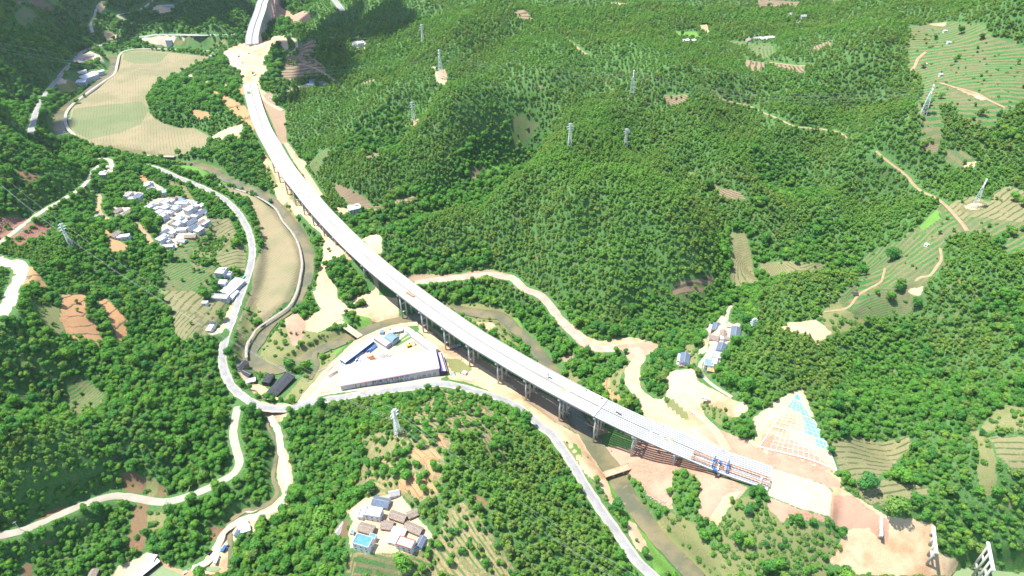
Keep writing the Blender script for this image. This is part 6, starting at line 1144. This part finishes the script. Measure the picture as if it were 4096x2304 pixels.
# ------------------------------------------------------------------ vehicles and machines
def car(P,z,an,label,mat,kind='van',s=1.0):
    q=gp(P,z)[0]; zb=float(hz(q[0],q[1]))+.15 if z<DZ else z; e=empty({'van':'van','car':'car','truck':'truck'}[kind],(q[0],q[1],zb),R(an),label,kind); L_={'van':5.2,'car':4.4,'truck':8.0}[kind]*s; w_=(1.9 if kind!='truck' else 2.5)*s
    if kind=='truck':
        MB().box(-1.0*s,0,1.0,L_*.68,w_,1.5).build('load_bed',mat,e); MB().box(L_*.37,0,.6,L_*.22,w_*.95,2.1).build('cab','white',e); MB().box(L_*.485,0,1.6,.06,w_*.8,.8).build('windscreen','glass',e)
    else:
        MB().prism([(-L_/2,.35),(L_/2,.35),(L_/2,.95),(L_*.32,1.05),(-L_/2,1.05)],-w_/2,w_/2,'y').build('body',mat,e)
        hh=2.0 if kind=='van' else 1.5; f0=.36 if kind=='van' else .22; MB().prism([(-L_*.48,1.05),(L_*f0,1.05),(L_*(f0-.12),hh),(-L_*.42,hh)],-w_*.45,w_*.45,'y').build('cabin',mat,e)
        MB().prism([(L_*(f0+.005),1.1),(L_*(f0+.015),1.1),(L_*(f0-.10),hh-.1),(L_*(f0-.11),hh-.1)],-w_*.4,w_*.4,'y').build('windscreen','glass',e)
    for x in (-L_*.3,L_*.32):
        for y in (-w_/2+.1,w_/2-.1): MB().bar((x,y-.12,.38),(x,y+.12,.38),.76,None,12).build('wheel','black',e)
car(T(0,1,(2455,1338)),20,76,'white and teal van driving on the main road beside the roadside yard','teal','van'); car(T(0,3,(2255,1160)),12,75,'blue and white lorry parked at the gravel works','bluep','truck'); car(T(0,3,(2112,1212)),12,60,'dark car parked on the left of the gravel works','black','car')
car(T(0,3,(2180,1285)),12,85,'white lorry standing in the middle of the gravel works','white','truck'); car(T(2,2,(1945,1120)),44,-25,'white pickup on the sandy bench near the farm street','white','truck'); car(T(2,2,(1830,1268)),36,-40,'white car on the pink track above the viaduct','white','car')
car(T(1,0,(8,845)),DZ+.02,-65,'white van on the new carriageway by the graded cutting','white','van',1.5); car(T(1,0,(22,942)),DZ+.02,-65,'small grey car on the far end of the viaduct','steel','car',1.4); car(T(0,0,(2440,765)),42.4,80,'black lorry parked at the left edge of the graded platform','black','truck',1.3)
car(T(0,0,(2562,750)),42.4,80,'white lorry on the graded platform below the cutting','white','truck',1.2); car(T(0,0,(2405,570)),42.4,80,'small dark car at the top of the graded platform','black','car',1.3); car(T(1,3,(230,8)),14,80,'white car on the creek track near the main road junction','white','car'); car(T(1,0,(140,985)),38,30,'small grey pickup on the dirt track right of the viaduct','steel','car')
def excavator(P,z,an,label,mat,s=1.0):
    q=gp(P,z)[0]; e=empty('excavator',(q[0],q[1],z),R(an),label,'excavator'); e.scale=(s,s,s)
    for y in (-1.2,1.2): MB().box(0,y,0,4.0,.6,.9).build('track','black',e)
    MB().box(-.4,0,1.0,3.4,2.6,1.3).build('body',mat,e); MB().box(.8,.7,1.0,1.3,1.1,2.0).build('cab','glass',e); MB().bar((1,-.3,1.8),(4.2,-.3,4.2),.5).build('boom',mat,e); MB().bar((4.2,-.3,4.2),(5.8,-.3,1.6),.4).box(5.8,-.3,.7,1.0,1.1,1.0).build('arm',mat,e)
excavator(T(1,2,(1542,588)),9.05,25,'yellow mobile crane standing in the works yard','yellow',1.25); excavator(T(0,0,(2552,740)),42.0,200,'yellow excavator on the graded platform','yellow',1.5)
# loose things on the viaduct deck
q=gp(T(1,2,(1556,68)),DZ)[0]; e=empty('plywood_stack',(q[0],q[1],DZ+.02),R(-42),'brown rusty sheet stack lying on the viaduct deck','formwork'); MB().box(0,0,0,13,3.4,.6).build('lower_sheets','rust',e); MB().box(.6,.3,.62,11,2.6,.3).build('upper_sheets','wood',e)
q=gp(T(1,1,(1280,1247)),DZ)[0]; e=empty('rebar_bundle',(q[0],q[1],DZ+.02),R(-50),'dark reinforcement bundle on the pale viaduct deck','steel stack'); MB().box(0,0,0,12,.9,.5).build('lower_bars','steel',e); MB().box(1,1.2,0,9,.7,.4).build('upper_bars','grey',e)
q=gp(T(2,2,(350,895)),DZ)[0]; e=empty('paving_machine',(q[0],q[1],DZ+.02),R(-40),'grey concrete placing machine in the middle of the viaduct deck','machine'); MB().box(0,0,.5,4.5,2.6,1.6).build('body','steel',e); MB().box(-1.2,0,2.1,1.5,2,1.4).build('cab','white',e); MB().bar((1.5,0,2),(1.5,0,7.2),.7).build('mast','grey',e); MB().box(1.5,0,6.6,3.2,1.6,.7).build('hopper','lilac',e)
rr_=random.Random(4)
for nm,tx,ty,a,lab,mat in [('formwork_pile',2,2,(1060,1265),'dark pile of formwork on the joint between deck and bare girders','dark'),('formwork_pile',2,3,(1405,10),'turquoise sheet bundle on the bare girders','teal'),('formwork_pile',2,3,(1510,48),'second turquoise bundle and boxes on the bare girders','teal'),('formwork_pile',2,3,(1590,80),'yellow and white boxes on the bare girders','yellow'),('formwork_pile',2,2,(720,1020),'small black boxes by the right parapet of the viaduct','dark'),('formwork_pile',2,2,(900,1115),'row of dark boxes by the right parapet near the bare girders','dark'),('formwork_pile',2,2,(985,1215),'long grey strips left on the right carriageway','steel'),('formwork_pile',2,2,(545,1035),'small yellow tool box on the left carriageway','yellow'),('formwork_pile',2,3,(2150,215),'row of dark supports across the right carriageway','bluep')]:
    q=gp(T(tx,ty,a),DZ)[0]; e=empty(nm,(q[0],q[1],DZ+.03),R(-36),lab,'site materials')
    for k in range(4): MB().box(rr_.uniform(-3,3),rr_.uniform(-1,1),0,rr_.uniform(1,3.2),rr_.uniform(.4,1.2),rr_.uniform(.3,1)).build('bundle' if k%2 else 'box',mat if k%2 else 'steel',e)
# air between the camera and the far hills
hb=MB().box(0,1900,-40,5200,4300,590); hm=bpy.data.materials.new('haze'); hm.use_nodes=True; hn=hm.node_tree; hn.nodes.clear(); ho=hn.nodes.new('ShaderNodeOutputMaterial'); hv=hn.nodes.new('ShaderNodeVolumePrincipled'); hv.inputs['Density'].default_value=HAZE; hv.inputs['Color'].default_value=(.80,.90,1,1); hv.inputs['Anisotropy'].default_value=.3; hn.links.new(hv.outputs[0],ho.inputs['Volume'])
MT['haze']=hm; tag(hb.build('haze','haze'),'thin bluish air over the whole valley','haze',kind='stuff')
# two unseen cumulus shaped meshes, added to shade the hills at the upper left
def added_shade_cloud(regions,label,alt,seed):
    r=np.random.default_rng(seed); V=[];F=[]
    for P in regions:
        W=hit(D(*P)); lo=W.min(0)-40; hi=W.max(0)+40; x,y=np.meshgrid(np.arange(lo[0],hi[0],62),np.arange(lo[1],hi[1],62)); x=x.ravel()+r.uniform(-22,22,x.size); y=y.ravel()+r.uniform(-22,22,y.size); sd_=sdist(W,x,y)
        for a,b,s in zip(x,y,sd_):
            if s<-12 or (s<30 and r.random()<.45): continue
            rad=r.uniform(26,42) if s<30 else r.uniform(44,66); c=np.array([a,b,60.])+np.array(SUNV)*(alt/SUNV.z)+[0,0,r.uniform(-10,30)]
            v=IV*rad*np.array([1,1,.6])*r.uniform(.82,1.18,(len(IV),1))+c; n=len(V); V+=v.tolist(); F+=[[n+k for k in f_] for f_ in IF]
    m=MB(); m.v=V; m.f=F; return tag(m.build('added_shade_cloud','white',smooth=True),kind='structure')
added_shade_cloud([((-60,-40),(150,-30),(235,40),(215,120),(110,230),(80,330),(120,400),(215,420),(60,520),(-60,480)),((270,-30),(590,-30),(590,70),(500,75),(400,60),(300,100))],'',1500,3)
added_shade_cloud([((700,130),(760,40),(930,0),(1040,0),(1020,60),(900,150),(880,220),(760,250),(700,200))],'',1450,5)
# lamp and utility posts along the road
for k,(tx,ty,a,h,lab) in enumerate([(0,3,(205,985),11,'white leaning-looking utility post on the lower left road'),(0,3,(1700,745),10,'utility post at the bend of the lower left road'),(1,2,(1945,985),9,'left utility post beside the road right of the hall'),(2,2,(590,180-0),0,''),(3,3,(2040,1425),0,'')]):
    if not h: continue
    q=hit(T(tx,ty,a))[0]; e=empty('utility_post',tuple(map(float,q)),.7,lab,'post'); MB().bar((0,0,-1),(0,0,h),.4,.3,8).build('pole','lamp',e); MB().box(0,0,h-.8,2.4,.15,.15).build('crossarm','steel',e)
# rubble scattered below the viaduct and on river banks
rb=MB(); rg=np.random.default_rng(5)
for P,n in ((T(1,2,(1900,620),(2100,600),(2200,760),(2000,720)),70),(T(2,3,(880,120),(1000,150),(1050,330),(960,330)),70),(T(2,3,(1280,560),(1560,700),(1500,760),(1350,640)),60),(T(1,1,(240,560),(330,620),(420,780),(330,760)),60),(T(0,1,(120,850),(560,850),(480,990),(180,1030)),110),(T(0,1,(0,760),(260,730),(150,880),(0,930)),70)):
    W=hit(P); lo=W.min(0); hi=W.max(0)
    for _ in range(n*3):
        x,y=rg.uniform(lo[0],hi[0]),rg.uniform(lo[1],hi[1])
        if sdist(W,np.array([x]),np.array([y]))[0]>0 and n>0:
            s=rg.uniform(.3,1.1); z0=float(hz(x,y)); v=IV1*s*rg.uniform(.6,1.2,(len(IV1),3))+[x,y,z0]; k=len(rb.v); rb.v+=v.tolist(); rb.f+=[[k+i for i in f_] for f_ in IF1]
tag(rb.build('rubble','rock'),'grey boulders and rubble strewn over river banks and bare red ground','rubble',kind='stuff')
